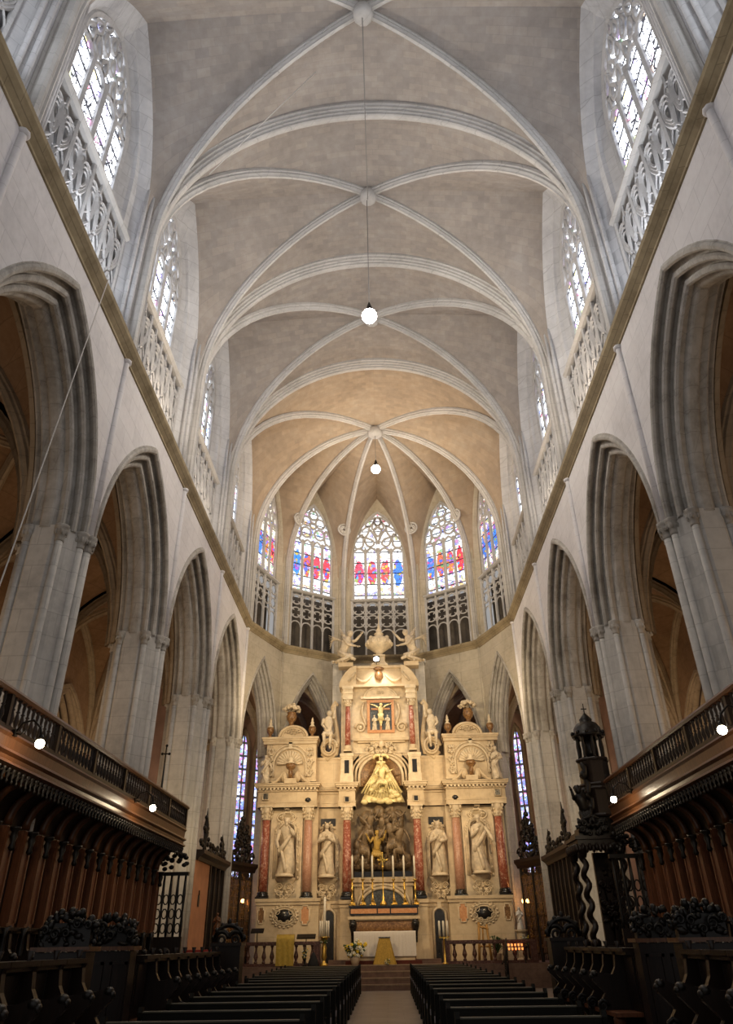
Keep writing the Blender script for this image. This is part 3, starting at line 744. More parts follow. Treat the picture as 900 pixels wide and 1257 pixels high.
# ================================================================== benches
def make_pew(name, x0, x1, sgn_aisle, label, group):
    """long church bench seen from behind; its back is at local y = 0, facing the altar"""
    t = thing(name, label, 'bench', (0, 0, 0), 0, group)
    b = MB(); b.box(x0+.03, x1-.03, -.02, .012, .40, .56); b.box(x0+.03, x1-.03, -.026, .012, .60, .832); b.build('backrest', M['pew'], t)
    b = MB(); b.grid([[(x, y, z) for y, z in ((-.032, .832), (-.036, .840), (-.02, .850), (0, .853), (.014, .846), (.016, .832), (-.032, .832))] for x in (x0, x1)], True); b.build('top_rail', M['pewtop'], t)
    b = MB(); b.box(x0+.03, x1-.03, .0, .40, .41, .45); b.box(x0+.05, x1-.05, .33, .36, .30, .41); b.build('seat', M['pew'], t)
    for x in (x0, (x0+x1)/2, x1-.05):
        b = MB(); poly = [(-.01, 0), (-.01, .4), (.34, .4), (.34, .34), (.06, .30), (.06, 0)] if x == (x0+x1)/2 else [(-.05, 0), (-.06, .06), (-.03, .12), (-.035, .40), (-.06, .74), (-.075, .84), (-.04, .90), (.02, .895), (.045, .84), (.03, .70), (.05, .62), (.30, .60), (.40, .57), (.41, .5), (.36, .40), (.36, .12), (.40, .05), (.40, 0)]
        b.prism(poly, lambda y, z: (x, y, z), lambda y, z: (x+.05, y, z)); b.build('end_panel' if x != (x0+x1)/2 else 'middle_support', M['pew'], t)
    k = MB(); k.box(x0+.1, x1-.1, -.52, -.34, .20, .235)
    for x in (x0+.14, (x0+x1)/2, x1-.18): k.box(x, x+.04, -.50, -.02, .15, .20); k.box(x, x+.04, -.46, -.40, 0, .2)
    k.build('kneeler', M['pew'], t)
    xe = x1 if sgn_aisle > 0 else x0
    g = MB(); g.box(xe-.005 if sgn_aisle > 0 else xe-.012, xe+.012 if sgn_aisle > 0 else xe+.005, .02, .10, .47, .55); g.build('end_tag', M['paper'], t)
    return t
PW = [9.25+1.40*i for i in range(16)]
for side, nm in ((-1, 'left'), (1, 'right')):
    for i, y in enumerate(PW):
        f = i/15
        if side < 0: x0, x1 = (-2.98-.02*i if y < 19.2 else -3.36-.04*(i-7)), -.82-.14*f
        else: x0, x1 = .76+.03*f, 2.34+.38*min(1, f*2.2)
        j = 15-i
        t = make_pew('church_bench', x0, x1, -side, 'long dark wooden bench %s of the aisle, %s from the altar steps' % (nm, ORD[j]), 'benches %s of the aisle' % nm)
        t.location = (0, y, 0)

# ================================================================== choir stalls
def volute(x, y, z, r, mb, ax):
    pts = []
    for i in range(15):
        a = i/14*3.6*PI; q = r*(1-i/16); pts.append((x+ax*q*C(a), y, z+q*S(a)))
    mb.tube(pts, [r*.30*(1-i/22) for i in range(15)], 5)
def stall_parts(sx, t, xb, xf, zf, ztop, thick=.045):
    """one seat: back at |x| = xb, front edge at |x| = xf, floor zf, top zf + ztop"""
    X = lambda x: sx*x
    xs = lambda a, b: (min(X(a), X(b)), max(X(a), X(b)))
    b = MB(); b.box(*xs(xb, xb+.05), -.29, .29, zf+.002, zf+ztop-.06)
    b.box(*xs(xb-.02, xb), -.22, .22, zf+.62, zf+ztop-.12); b.build('back_panel', M['wood'], t)
    b = MB(); b.box(*xs(xb-.16, xb+.1), -.29, .40, zf+ztop-.05, zf+ztop); b.box(*xs(xb-.12, xb+.08), -.29, .40, zf+ztop-.09, zf+ztop-.05); b.build('top_ledge', M['wood'], t)
    b = MB(); b.box(*xs(xf+.10, xb), -.27, .28, zf+.42, zf+.47); b.ell((X(xf+.22), 0, zf+.36), (.10, .13, .09), 8, 5)
    b.build('seat', M['woodred'], t)
    D = xb-xf
    b = MB(); poly = [(0, 0), (D-.02, 0), (D-.02, .08), (D-.10, .14), (D-.14, .30), (D-.05, .42), (D-.02, .52), (D-.08, .60), (D-.14, .68), (D-.06, .76), (D+.02, .84), (D+.03, .92), (D-.04, .97), (D-.16, .93), (D*.42, .92), (D*.30, 1.02), (D*.26, ztop-.10), (D*.3, ztop-.05), (0, ztop-.05)]
    b.prism(poly, lambda a, z: (X(xb-a), .34-thick, zf+.002+z), lambda a, z: (X(xb-a), .34+thick, zf+.002+z))
    pt = b.build('partition', M['wood'], t)
    k = MB(); k.ell((X(xf+.02), .34, zf+.93), (.06, .075, .05), 8, 6); k.ell((X(xf-.025), .34, zf+.90), (.035, .06, .04), 6, 5)
    k.build('carved_armrest', M['carved'], pt)
    k = MB(); volute(X(xf+.08), .34-thick-.01, zf+.52, .09, k, 1); k.build('carved_scroll', M['carved'], pt)
    k = MB(); k.lathe([(.05, 0), (.055, .06), (.03, .09), (.04, .2), (.045, .3), (.025, .42), (.04, .46), (.03, .5)], (X(xf+.05), .34, zf), 8); k.build('turned_post', M['carved'], pt)
    k = MB(); k.lathe([(.045, 0), (.03, .04), (.04, .14), (.022, .3), (.045, .38)], (X(xf+.30*(xb-xf)/.65+.22), .34, zf+.98), 8); k.build('colonnette', M['wood'], pt)
def upper_extra(sx, t):
    X = lambda x: sx*x
    xs = lambda a, b: (min(X(a), X(b)), max(X(a), X(b)))
    b = MB(); b.box(*xs(6.43, 6.46), -.29, .40, 1.845, 3.32); b.box(*xs(6.41, 6.43), -.14, .14, 1.95, 3.2); b.build('dorsal_panel', M['wood'], t)
    b = MB(); b.box(*xs(6.29, 6.425), .19, .49, 1.846, 3.32)
    for y in (.215, .465): b.box(*xs(6.265, 6.29), y-.02, y+.02, 1.9, 3.3)
    p = b.build('pilaster', M['woodred'], t)
    b = MB(); b.lathe([(.03, -.34), (.06, -.30), (.035, -.22), (.07, -.12), (.05, -.05), (.1, -.0), (.1, .03)], (X(6.22), .34, 3.28), 8); b.build('carved_corbel', M['carved'], p)
    b = MB(); b.lathe([(.05, 1.2), (.035, 1.3), (.05, 1.5), (.03, 1.7), (.06, 1.83)], (X(6.2), .02, 0), 8); b.build('colonnette', M['carved'], t)
LOW = {-1: ([y for y in [5.6+.7*i for i in range(7)]], [12.95+.7*i for i in range(8)]), 1: ([y for y in [5.6+.7*i for i in range(7)]], [12.95+.7*i for i in range(6)])}
UP = {-1: [8.55+.7*i for i in range(20)], 1: [8.55+.7*i for i in range(16)]}
for sx, nm in ((-1, 'left'), (1, 'right')):
    t0 = thing('choir_stall', 'x', 'choir stall'); stall_parts(sx, t0, 3.72, 3.22, .15, 1.27)
    first = True
    for g, ys in enumerate(LOW[sx]):
        for i, y in enumerate(ys):
            lab = ('low carved oak stall %s of the aisle, %s from the altar-side desk' % (nm, ORD[len(ys)-1-i]) if g == 1 else
                   'low carved oak stall %s of the aisle, %s before the carved passage desk' % (nm, ORD[len(ys)-1-i]))
            gr = 'low stalls on the %s' % nm
            if first: t0.location = (0, y, 0); t0['label'] = lab; t0['group'] = gr; first = False
            else: dup(t0, (0, y, 0), None, lab, gr)
    t1 = thing('high_choir_stall', 'x', 'choir stall'); stall_parts(sx, t1, 6.40, 5.80, .5, 1.34); upper_extra(sx, t1)
    first = True; ys = UP[sx]
    for i, y in enumerate(ys):
        lab = 'high panelled choir stall under the %s canopy, %s from its altar end' % (nm, ORD[len(ys)-1-i])
        gr = 'high stalls under the %s canopy' % nm
        if first: t1.location = (0, y, 0); t1['label'] = lab; t1['group'] = gr; first = False
        else: dup(t1, (0, y, 0), None, lab, gr)
    X = lambda x: sx*x
    xs = lambda a, b: (min(X(a), X(b)), max(X(a), X(b)))
    yend = 22.55 if sx < 0 else 19.65
    # floors under the stalls
    p = MB(); p.box(*xs(4.25, 6.5), 4.5, yend+.1, 0, .499); p.box(*xs(3.2, 4.25), 4.5, 10.28, 0, .149); p.box(*xs(3.2, 4.25), 12.48, 18.7 if sx < 0 else 17.3, 0, .149); p.box(*xs(3.8, 4.25), 10.66, 12.12, 0, .25)
    struct('trim_%d' % (300+sx), p, M['wood'])
    # desk ends flanking the passage, with carved cresting
    for (ya, yb, wh) in ((10.30, 10.62, 'nearer'), (12.15, 12.45, 'farther')):
        xa, xb_ = (3.60, 4.34) if wh == 'nearer' else (3.62, 4.42)
        t = thing('desk_end', 'carved oak desk end %s, %s side of the passage between low stalls' % (nm, wh), 'desk', (X((xa+xb_)/2), (ya+yb)/2, 0), 0, 'desk ends by the %s passage' % nm)
        L = (-(xb_-xa)/2, (xb_-xa)/2); hy = (yb-ya)/2
        b = MB(); b.box(L[0]+.05, L[1]-.05, -hy, hy, .002, 1.48); b.build('panel', M['wood'], t)
        b = MB()
        for k in range(2):
            u0 = L[0]+.12+k*(L[1]-L[0]-.1)/2; u1 = u0+(L[1]-L[0])/2-.14
            for (q0, q1, r0, r1) in ((u0, u1, .35, .39), (u0, u1, 1.31, 1.35), (u0, u0+.04, .35, 1.35), (u1-.04, u1, .35, 1.35)): b.box(q0, q1, -hy-.02, -hy, r0, r1)
        b.build('panel_moulding', M['wood'], t)
        b = MB(); b.box(L[0], L[1], -hy-.05, hy+.05, 1.49, 1.54); b.build('ledge', M['woodmid'], t)
        b = MB(); W_ = (L[1]-L[0])*.9; n = 90
        for k in range(n):                                   # dense carved foliage with a lumpy crest
            u = (rnd.random()-.5)*W_; h = rnd.random()*.36*(1-.4*abs(u/W_*2)**2); an = rnd.random()*PI
            b.ell((u, (rnd.random()-.5)*.2, 1.56+h), (.03+.06*rnd.random(), .035, .02+.025*rnd.random()), 6, 4, Matrix.Rotation(an, 3, 'Y'))
        for k in range(5):
            u = -W_/2+W_*(k+.5)/5; b.ell((u, 0, 1.93-.09*abs(k-2)/2+.03*(k % 2)), (.05, .055, .055), 7, 6)
            r0 = .05+.035*rnd.random(); z0 = 1.62+.2*rnd.random(); sg = 1 if k % 2 else -1
            b.tube([(u+sg*r0*C(a)*(1-a/12), -.11, z0+r0*S(a)*(1-a/12)) for a in [.6*j for j in range(15)]], [.022-.001*j for j in range(15)], 5)
        b.box(-W_/2*.9, W_/2*.9, -.06, .06, 1.54, 1.80)
        b.build('carved_cresting', M['carved'], t)
    # steps in the passage
    b = MB(); b.box(*xs(3.4, 3.79), 10.7, 12.1, 0, .12); b.box(*xs(3.38, 3.42), 10.7, 12.1, .10, .125)
    tag(b.build('passage_step', M['woodmid']), 'low wooden step in the %s passage between carved desk ends' % nm, 'step')
    # altar-side desk with openwork crest
    ya, x0_, x1_ = (18.95, 3.22, 3.92) if sx < 0 else (17.55, 3.38, 4.10)
    t = thing('end_desk', 'dark oak desk with arched openwork crest closing the %s low stalls' % nm, 'desk', (X((x0_+x1_)/2), ya, 0))
    hw = (x1_-x0_)/2
    b = MB(); b.box(-hw+.03, hw-.03, -.22, .22, 0, 1.52); b.build('panel', M['wood'], t)
    b = MB(); b.box(-hw, hw, -.28, .28, 1.52, 1.58); b.build('ledge', M['wood'], t)
    b = MB()
    for cx, r in ((-.16, .15), (.16, .15)):
        b.tube([(cx+r*C(a), 0, 1.62+r*.95*S(a)+.04) for a in [PI*i/12 for i in range(13)]], .05, 6); b.tube([(cx+r*.5*C(a), 0, 1.64+r*.5*S(a)) for a in [2*PI*i/10 for i in range(10)]], .03, 5, True)
    b.tube([(.33*C(a), 0, 1.60+.33*S(a)) for a in [PI*i/14 for i in range(15)]], [.05]*15, 6)
    for k in range(7): a = PI*(k+.5)/7; b.ell((.36*C(a), 0, 1.60+.36*S(a)), (.05, .05, .06), 6, 5)
    b.ell((0, 0, 1.99), (.05, .05, .08), 6, 5)
    b.build('openwork_crest', M['carved'], t)

    # canopy with balustraded gallery
    y0 = 6.0; n_b = int((yend-.15-9.2)/.19)
    t = thing('stall_canopy', 'long oak stall canopy with turned balustrade along the %s wall' % nm, 'canopy', (0, 0, 0))
    b = MB(); b.box(*xs(5.78, 6.5), y0, yend, 4.34, 4.40); b.build('deck', M['wood'], t)
    prof = [(5.84, 4.46), (5.74, 4.45), (5.72, 4.41), (5.76, 4.37), (5.78, 4.22), (5.72, 4.19), (5.70, 4.15), (5.78, 4.12), (5.79, 4.06), (5.73, 4.03), (5.71, 3.99), (5.80, 3.95), (5.86, 3.94)]
    b = MB(); b.grid([[(X(x), y, z) for x, z in prof] for y in (y0, yend)], False)
    b.add([(X(x), yend, z) for x, z in prof]+[(X(6.5), yend, 3.94), (X(6.5), yend, 4.46)], [tuple(range(len(prof)+2))])
    b.build('cornice', M['woodmid'], t)
    b = MB(); b.grid([[(X(5.80+.64*S(a)), y, 3.35+.6*C(a)) for a in [PI/2*i/8 for i in range(9)]] for y in (y0, yend)], True); cv = b.build('cove', M['wood'], t); cr = None
    for y in UP[sx]:
        if cr is None:
            b = MB(); b.tube([(X(5.84+.54*S(a)), 0, 3.35+.55*C(a)) for a in [PI/2*(1-i/8) for i in range(9)]], [.085-.003*i for i in range(9)], 6); cr = b.build('cove_rib', M['woodmid'], cv); q = cr
        else: q = cr.copy(); col.objects.link(q); q.parent = cv
        q.location = (0, y+.34, 0)
    b = MB(); ny = int((yend-y0)/.17)
    for i in range(ny):
        y = y0+.085+.17*i
        b.lathe([(.035, 0), (.05, -.03), (.03, -.06), (.045, -.1), (.012, -.16), (.03, -.19), (.008, -.24)], (X(5.78), y, 3.96), 6)
        b.tube([(X(5.78), y+.085+.07*C(a), 3.95-.07*S(a)) for a in [PI*j/6 for j in range(7)]], .018, 4)
    b.build('pendant_fringe', M['carved'], t)
    b = MB(); b.grid([[(X(x), y, z) for x, z in ((5.73, 4.98), (5.70, 5.02), (5.73, 5.07), (5.86, 5.07), (5.89, 5.02), (5.86, 4.98), (5.73, 4.98))] for y in (y0, yend)], False)
    b.add([(X(x), yend, z) for x, z in ((5.73, 4.98), (5.70, 5.02), (5.73, 5.07), (5.86, 5.07), (5.89, 5.02), (5.86, 4.98))], [tuple(range(6))])
    b.build('handrail', M['woodmid'], t)
    b = MB(); b.box(*xs(5.75, 5.84), y0, yend, 4.46, 4.52); b.build('bottom_rail', M['wood'], t)
    post = MB(); post.box(*xs(5.74, 5.85), -.045, .045, 4.5, 4.99); po = None
    for y in [yend-.06-1.9*i for i in range(8)]:
        if po is None: po = post.build('post', M['wood'], t); po.location = (0, y, 0)
        else: q = po.copy(); col.objects.link(q); q.parent = t; q.location = (0, y, 0)
    bal = MB(); bal.lathe([(.035, 0), (.035, .03), (.022, .05), (.048, .14), (.042, .19), (.018, .27), (.036, .29), (.018, .31), (.03, .40), (.022, .44), (.036, .46), (.036, .49)], (X(5.795), 0, 4.5), 7); bo = None
    yy = yend-.06; cnt = 0
    for s_ in range(8):
        for j in range(10):
            y = yend-.06-1.9*s_-.173*(j+.98)
            if y < 8.6: continue
            if bo is None: bo = bal.build('baluster', M['wood'], t); bo.location = (0, y, 0)
            else: q = bo.copy(); col.objects.link(q); q.parent = t; q.location = (0, y, 0)
    # end screen under the canopy
    t = thing('end_screen', 'openwork oak screen closing the altar end of the %s high stalls' % nm, 'screen', (X(6.05), yend+.16, .002))
    b = MB(); b.box(-.45, .45, -.05, .05, 0, 1.75); b.build('lower_panel', M['wood'], t)
    b = MB()
    for u in (-.4, -.2, 0, .2, .4): b.lathe([(.03, 0), (.045, .2), (.025, .6), (.045, 1.0), (.03, 1.5)], (u, 0, 1.75), 7)
    for u in (-.3, -.1, .1, .3):
        for z in (1.95, 2.3, 2.65): b.tube([(u+.07*C(a), 0, z+.12*S(a)) for a in [2*PI*i/10 for i in range(10)]], .018, 4, True)
    b.build('grille', M['carved'], t)
    b = MB(); b.box(-.48, .48, -.07, .07, 3.25, 3.34)
    for k in range(26): b.ell(((rnd.random()-.5)*.85, (rnd.random()-.5)*.08, 3.42+rnd.random()*.42), (.08, .06, .06), 6, 5)
    b.build('carved_cresting', M['carved'], t)
    # sconces on the gallery front
    for y, wh in ((11.35, 'nearer to the camera'), (17.6, 'nearer to the altar')):
        t = thing('wall_sconce', 'lit bulb on a curved arm, %s gallery, %s' % (nm, wh), 'lamp', (X(5.73), y, 4.44), 0, 'lamps along the galleries')
        b = MB(); b.tube([(0, 0, 0), (X(-.10), 0, .16), (X(-.26), 0, .20), (X(-.40), 0, .08), (X(-.44), 0, -.08)], .018, 6); b.tube([(0, 0, .0), (X(-.1), 0, -.02), (X(-.18), 0, .06)], .014, 5); b.box(-.03, .03, -.05, .05, -.05, .05); b.build('arm', M['iron'], t)
        b = MB(); b.ell((X(-.44), 0, -.17), (.07, .07, .07), 16, 12); b.build('bulb', M['bulb'], t)
        b = MB(); b.lathe([(.03, 0), (.05, -.05), (.045, -.08)], (X(-.44), 0, -.03), 8); b.build('socket', M['iron'], t)
# slim iron cross standing on the left gallery, near its altar end
t = thing('gallery_cross', 'small black iron cross standing on the left gallery rail', 'cross', (-6.07, 20.7, 4.402))
b = MB(); b.lathe([(.10, 0), (.1, .5), (.06, .62), (.09, .72), (.03, .84), (.022, 1.5)], (0, 0, 0), 8); b.build('stem', M['iron'], t)
b = MB(); b.box(-.016, .016, -.016, .016, 1.45, 2.0); b.box(-.10, .10, -.016, .016, 1.76, 1.79)
for p in ((0, 2.0), (-.10, 1.775), (.10, 1.775)): b.ell((p[0], 0, p[1]), (.04, .02, .04), 6, 5)
b.build('cross_bar', M['iron'], t)
# ================================================================== carved figures
def hand(mb, p, d, s):
    p = Vector(p); d = Vector(d).normalized(); a = d.orthogonal().normalized(); b = d.cross(a)
    mb.tube([tuple(p-d*s*.1), tuple(p+d*s*.5)], [s*.22, s*.26], 6, False, True, .5)
    for i, l in enumerate((.44, .52, .48, .36)):
        q = p+d*s*.5+a*s*(-.2+.133*i); mb.tube([tuple(q), tuple(q+d*s*l*.6+b*s*.05), tuple(q+d*s*l+b*s*.16)], [s*.062, s*.055, s*.04], 4)
    q = p+a*s*-.22+d*s*.12; mb.tube([tuple(q), tuple(q-a*s*.16+d*s*.22), tuple(q-a*s*.16+d*s*.42)], [s*.07, s*.065, s*.045], 4)
def head(mb, c, r, beard=0, hair=1, face=(0, -1, 0)):
    c = Vector(c); f = Vector(face).normalized()
    mb.ell(tuple(c), (r*.80, r*.90, r*1.08), 10, 8)
    mb.ell(tuple(c+f*r*.90-zz*r*.08), (r*.14, r*.20, r*.2), 6, 4)
    sd = f.cross(zz).normalized()
    for s_ in (1, -1):
        mb.ell(tuple(c+f*r*.72+sd*r*.3*s_+zz*r*.16), (r*.17, r*.12, r*.08), 5, 4); mb.ell(tuple(c+sd*r*.8*s_), (r*.12, r*.16, r*.24), 5, 4)
    mb.ell(tuple(c+f*r*.78-zz*r*.45), (r*.22, r*.12, r*.08), 5, 4)
    if beard: mb.ell(tuple(c+f*r*.55-zz*r*.95), (r*.45, r*.35, r*.65), 7, 5)
    if hair:
        for i in range(9):
            a = i*2.4; mb.ell(tuple(c-f*r*.3+sd*r*.62*C(a)+zz*r*(.5+.45*S(a))), (r*.36, r*.42, r*.34), 6, 4)
def robed(mb, h, seed=0, sway=.02, arms=((.16, .62, -.10, .02, .58, -.16), (-.15, .60, -.08, -.05, .70, -.16)), beard=0, veil=0, folds=9):
    """standing draped figure, base at the origin, facing -y"""
    lv = [(0, .155, .12), (.03, .16, .125), (.14, .145, .115), (.28, .128, .105), (.42, .118, .098), (.52, .108, .088), (.60, .094, .076), (.68, .106, .08), (.75, .122, .08), (.80, .126, .076), (.83, .098, .066), (.85, .045, .045), (.885, .038, .04)]
    rows = []
    for z, rx, ry in lv:
        f = max(0, 1-z*1.12); row = []
        for j in range(22):
            a = 2*PI*j/22; q = 1+.16*f*S(folds*a+seed+z*4)+.05*S(5*a+z*9+seed)
            row.append((h*(sway*S(z*PI*1.2)+rx*C(a)*q), h*(ry*S(a)*q), h*z))
        rows.append(row)
    mb.grid(rows, True, True)
    mb.tube([(h*.12, -h*.07, h*.70), (h*.02, -h*.115, h*.55), (-h*.10, -h*.10, h*.40), (-h*.12, -h*.04, h*.3)], [h*.03, h*.042, h*.045, h*.025], 7)
    mb.tube([(-h*.09, -h*.09, h*.48), (-h*.03, -h*.125, h*.30), (h*.02, -h*.125, h*.10), (h*.03, -h*.12, h*.02)], [h*.02, h*.035, h*.035, h*.03], 6)
    for sg, (ex, ez, ey, hx, hz, hy) in zip((1, -1), arms):
        sh = Vector((sg*h*.112, 0, h*.785)); e = Vector((ex*h, ey*h, ez*h)); w = Vector((hx*h, hy*h, hz*h))
        mb.tube([tuple(sh), tuple(sh.lerp(e, .5)), tuple(e), tuple(e.lerp(w, .5)), tuple(w)], [h*.042, h*.040, h*.036, h*.038, h*.026], 8)
        hand(mb, w, w-e, h*.085)
    c = (h*sway*.2, -h*.012, h*.945); head(mb, c, h*.062, beard, 0 if veil else 1)
    if veil:
        mb.grid([[(h*r*C(a), h*(.02+r*S(a)*.9), h*z) for a in [PI*(-.12+1.24*j/12) for j in range(13)]] for z, r in ((1.02, .012), (1.0, .05), (.95, .075), (.88, .085), (.80, .135), (.70, .14))], True)
def limbed(mb, J, s, beard=0, skirt=True):
    """posed figure from joints (metres, relative): hip, chest, head, elbows, hands, knees, feet"""
    V = lambda k: Vector(J[k])*s
    hip, ch, hd = V('hip'), V('chest'), V('head')
    up_ = (ch-hip).normalized(); sd = up_.cross(Vector((0, -1, 0))); sd = sd.normalized() if sd.length > .1 else Vector((1, 0, 0))
    mb.tube([tuple(hip-up_*.08*s), tuple(hip), tuple(hip.lerp(ch, .5)), tuple(ch), tuple(ch+up_*.16*s), tuple(ch.lerp(hd, .75))], [.13*s, .17*s, .14*s, .19*s, .13*s, .055*s], 10, False, True, .75)
    head(mb, tuple(hd), .115*s, beard, 1)
    for k, sg in (('r', 1), ('l', -1)):
        a = ch+up_*.11*s+sd*.18*s*sg; e, w = V('e'+k), V('h'+k)
        mb.tube([tuple(a), tuple(a.lerp(e, .5)), tuple(e), tuple(e.lerp(w, .45)), tuple(w)], [.065*s, .06*s, .048*s, .048*s, .032*s], 8); hand(mb, w, w-e, .15*s)
        a = hip+sd*.10*s*sg; kn, ft = V('k'+k), V('f'+k)
        mb.tube([tuple(a), tuple(a.lerp(kn, .5)), tuple(kn), tuple(kn.lerp(ft, .35)), tuple(ft)], [.10*s, .09*s, .062*s, .066*s, .04*s], 8)
        mb.ell(tuple(ft+Vector((0, -.08, -.02))*s), (.045*s, .13*s, .045*s), 7, 5)
    if skirt:
        m = (V('kr')+V('kl'))/2
        for i in range(5):
            q = hip+sd*(.16*s*(i-2)/2); mb.tube([tuple(q+Vector((0, -.08*s, .05*s))), tuple(q.lerp(m, .5)+Vector((0, -.10*s, 0))), tuple(m+sd*(.2*s*(i-2)/2)+Vector((0, -.02, -.05))*s)], [.05*s, .07*s, .05*s], 6)
def wing(mb, p, tip, s, n=7):
    p = Vector(p); tip = Vector(tip); d = tip-p
    for i in range(n):
        f = i/(n-1); q = p+d*(.25+.5*f); e = p+d*(1.0-.10*f)+Vector((0, .02, -s*.55*f))
        mb.tube([tuple(p), tuple(q), tuple(e)], [.03*s+.02, .07*s, .015*s], 6, False, True, .5)
def leafy(mb, cx, cz, w, h, y, n, r, seed, dens=1.0):
    """carved acanthus: symmetric scrolls and leaves inside an ellipse"""
    g = random.Random(seed)
    for i in range(n):
        a = g.random()*2*PI; q = math.sqrt(g.random()); u = abs(q*C(a))*w; z = q*S(a)*h; an = g.random()*PI; k = r*(.7+.8*g.random())
        for sg in (1, -1): mb.ell((cx+sg*u, y-.03*g.random(), cz+z), (k, r*.6, k*.45), 6, 4, Matrix.Rotation(sg*an, 3, 'Y'))
    for (fu, fz, fr) in ((.5, .35, .34), (.62, -.25, .28), (.25, -.6, .24)):
        for sg in (1, -1):
            R_ = fr*min(w, h)
            mb.tube([(cx+sg*(fu*w+R_*C(t)*(1-t/13)), y-.05, cz+fz*h+R_*S(t)*(1-t/13)) for t in [.6*j for j in range(17)]], [r*.45*(1-j/30) for j in range(17)], 5)

# ================================================================== the altarpiece
CX, ROOT = -.12, Vector((-.12, 35.9, .79))
alt = thing('altarpiece', 'tall cream stone altarpiece with red marble columns in the apse', 'altarpiece', tuple(ROOT))
INV = Matrix.Translation(-ROOT)
def hx(px, py, Y): return abs(at(px, py, Y)[0]-CX)           # half distance of a left-hand point from the axis
def hz(px, py, Y): return at(px, py, Y)[1]
def both(fn, name, m, parent=alt):
    out = []
    for sg in (-1, 1):
        mb = MB(INV); fn(mb, lambda x: CX+sg*x, sg); out.append(mb.build(name, m, parent))
    return out
def bx(mb, fx, x0, x1, y0, y1, z0, z1):
    a, b = fx(x0), fx(x1); mb.box(min(a, b), max(a, b), y0, y1, z0, z1)
def pbox(px0, px1, pt, pb, Y0, Y1, name, m, parent=alt, trims=()):
    """mirrored pair of blocks measured on the left half of the photo; px0 outer, px1 inner"""
    pm = (pt+pb)/2; x0, x1 = hx(px0, pm, Y0), hx(px1, pm, Y0); zt, zb = hz((px0+px1)/2, pt, Y0), hz((px0+px1)/2, pb, Y0)
    if pb == 1160: zb = .795
    def f(mb, fx, sg):
        bx(mb, fx, x0, x1, Y0, Y1, zb, zt)
        for (grow, fz0, fz1) in trims: bx(mb, fx, x0+grow*.7, x1-grow*.7, Y0-grow, Y1, zb+(zt-zb)*fz0, zb+(zt-zb)*fz1)
    return both(f, name, m, parent), (x0, x1, zb, zt)
Z0 = .79
# pedestal storey
dw, (wx0, wx1, _, zd) = pbox(314, 391, 1103, 1160, 35.2, 36.1, 'wing_pedestal', M['cream'], alt, ((.06, .90, .95), (.11, .95, 1.0), (.05, 0, .12)))
for o in dw: pass
for q, sg in zip(dw, (-1, 1)):
    fx = lambda x: CX+sg*x
    for (pa, pb_, ta, tb, m) in ((317, 324, 1115, 1133, 'brownmarble'), (370, 379, 1113, 1134, 'orangemarble')):
        x0, x1 = hx(pa, 1124, 35.2), hx(pb_, 1124, 35.2); zt, zb = hz(pa, ta, 35.2), hz(pa, tb, 35.2)
        fr_ = MB(INV); cx = fx((x0+x1)/2); hw = abs(x0-x1)/2
        poly = [(-hw, zb+.1), (-hw*.6, zb+.1), (-hw*.6, zb), (hw*.6, zb), (hw*.6, zb+.1), (hw, zb+.1), (hw, zt-.1), (hw*.6, zt-.1), (hw*.6, zt), (-hw*.6, zt), (-hw*.6, zt-.1), (-hw, zt-.1)]
        fr_.prism(poly, lambda a, z: (cx+a, 35.17, z), lambda a, z: (cx+a, 35.21, z)); fr_.build('marble_inset', M[m], q)
        rm = MB(INV); rm.tube([(cx+a*1.18, 35.18, (zb+zt)/2+(z-(zb+zt)/2)*1.1) for a, z in poly], .035, 5, True); rm.build('inset_frame', M['creamlight'], q)
    cx = fx((hx(340, 1125, 35.2)+hx(358, 1125, 35.2))/2); cz = hz(349, 1124.5, 35.2)
    o_ = MB(INV); o_.ell((cx, 35.17, cz), (.36, .10, .23), 10, 8); o_.build('oval_plaque', M['blackmarble'], q)
    o_ = MB(INV)
    for r_ in (1.0, 1.3): o_.tube([(cx+.40*r_*C(a), 35.17, cz+.27*r_*S(a)) for a in [2*PI*i/20 for i in range(20)]], .04, 5, True)
    leafy(o_, cx, cz, .62, .44, 35.17, 0, .05, 3)
    for i in range(20): a = 2*PI*i/20; o_.ell((cx+.58*C(a), 35.17, cz+.42*S(a)), (.07, .04, .05), 5, 4)
    o_.build('cartouche', M['creamlight'], q)
pbox(391, 419, 1106, 1160, 35.75, 36.3, 'recess_pedestal', M['cream'], alt, ((.06, .95, 1.0), (.03, .88, .92)))
pbox(417.5, 433, 1105, 1160, 35.35, 36.2, 'column_pedestal', M['cream'], alt, ((.07, .94, 1.0), (.03, .88, .91), (.06, 0, .2), (.03, .2, .26)))
def door(mb, fx, sg):
    x0, x1 = hx(397, 1140, 35.75), hx(410, 1140, 35.75); cx = fx((x0+x1)/2); a = abs(x0-x1)/2; zt = hz(403, 1118, 35.75)
    pts = arch(a, zt-a, zt, 8, Z0, 1); mb.prism(pts, lambda u, z: (cx+u, 35.73, z), lambda u, z: (cx+u, 35.76, z))
both(door, 'doorway', M['blackmarble'])
def doorf(mb, fx, sg):
    x0, x1 = hx(397, 1140, 35.75), hx(410, 1140, 35.75); cx = fx((x0+x1)/2); a = abs(x0-x1)/2+.05; zt = hz(403, 1118, 35.75)+.05
    mb.tube([(cx+u, 35.72, z) for u, z in arch(a, zt-a, zt, 8, Z0, 1)], .06, 6); bx(mb, lambda v: v, cx-.08, cx+.08, 35.64, 35.75, zt-.02, zt+.22)
both(doorf, 'door_frame', M['creamlight'])
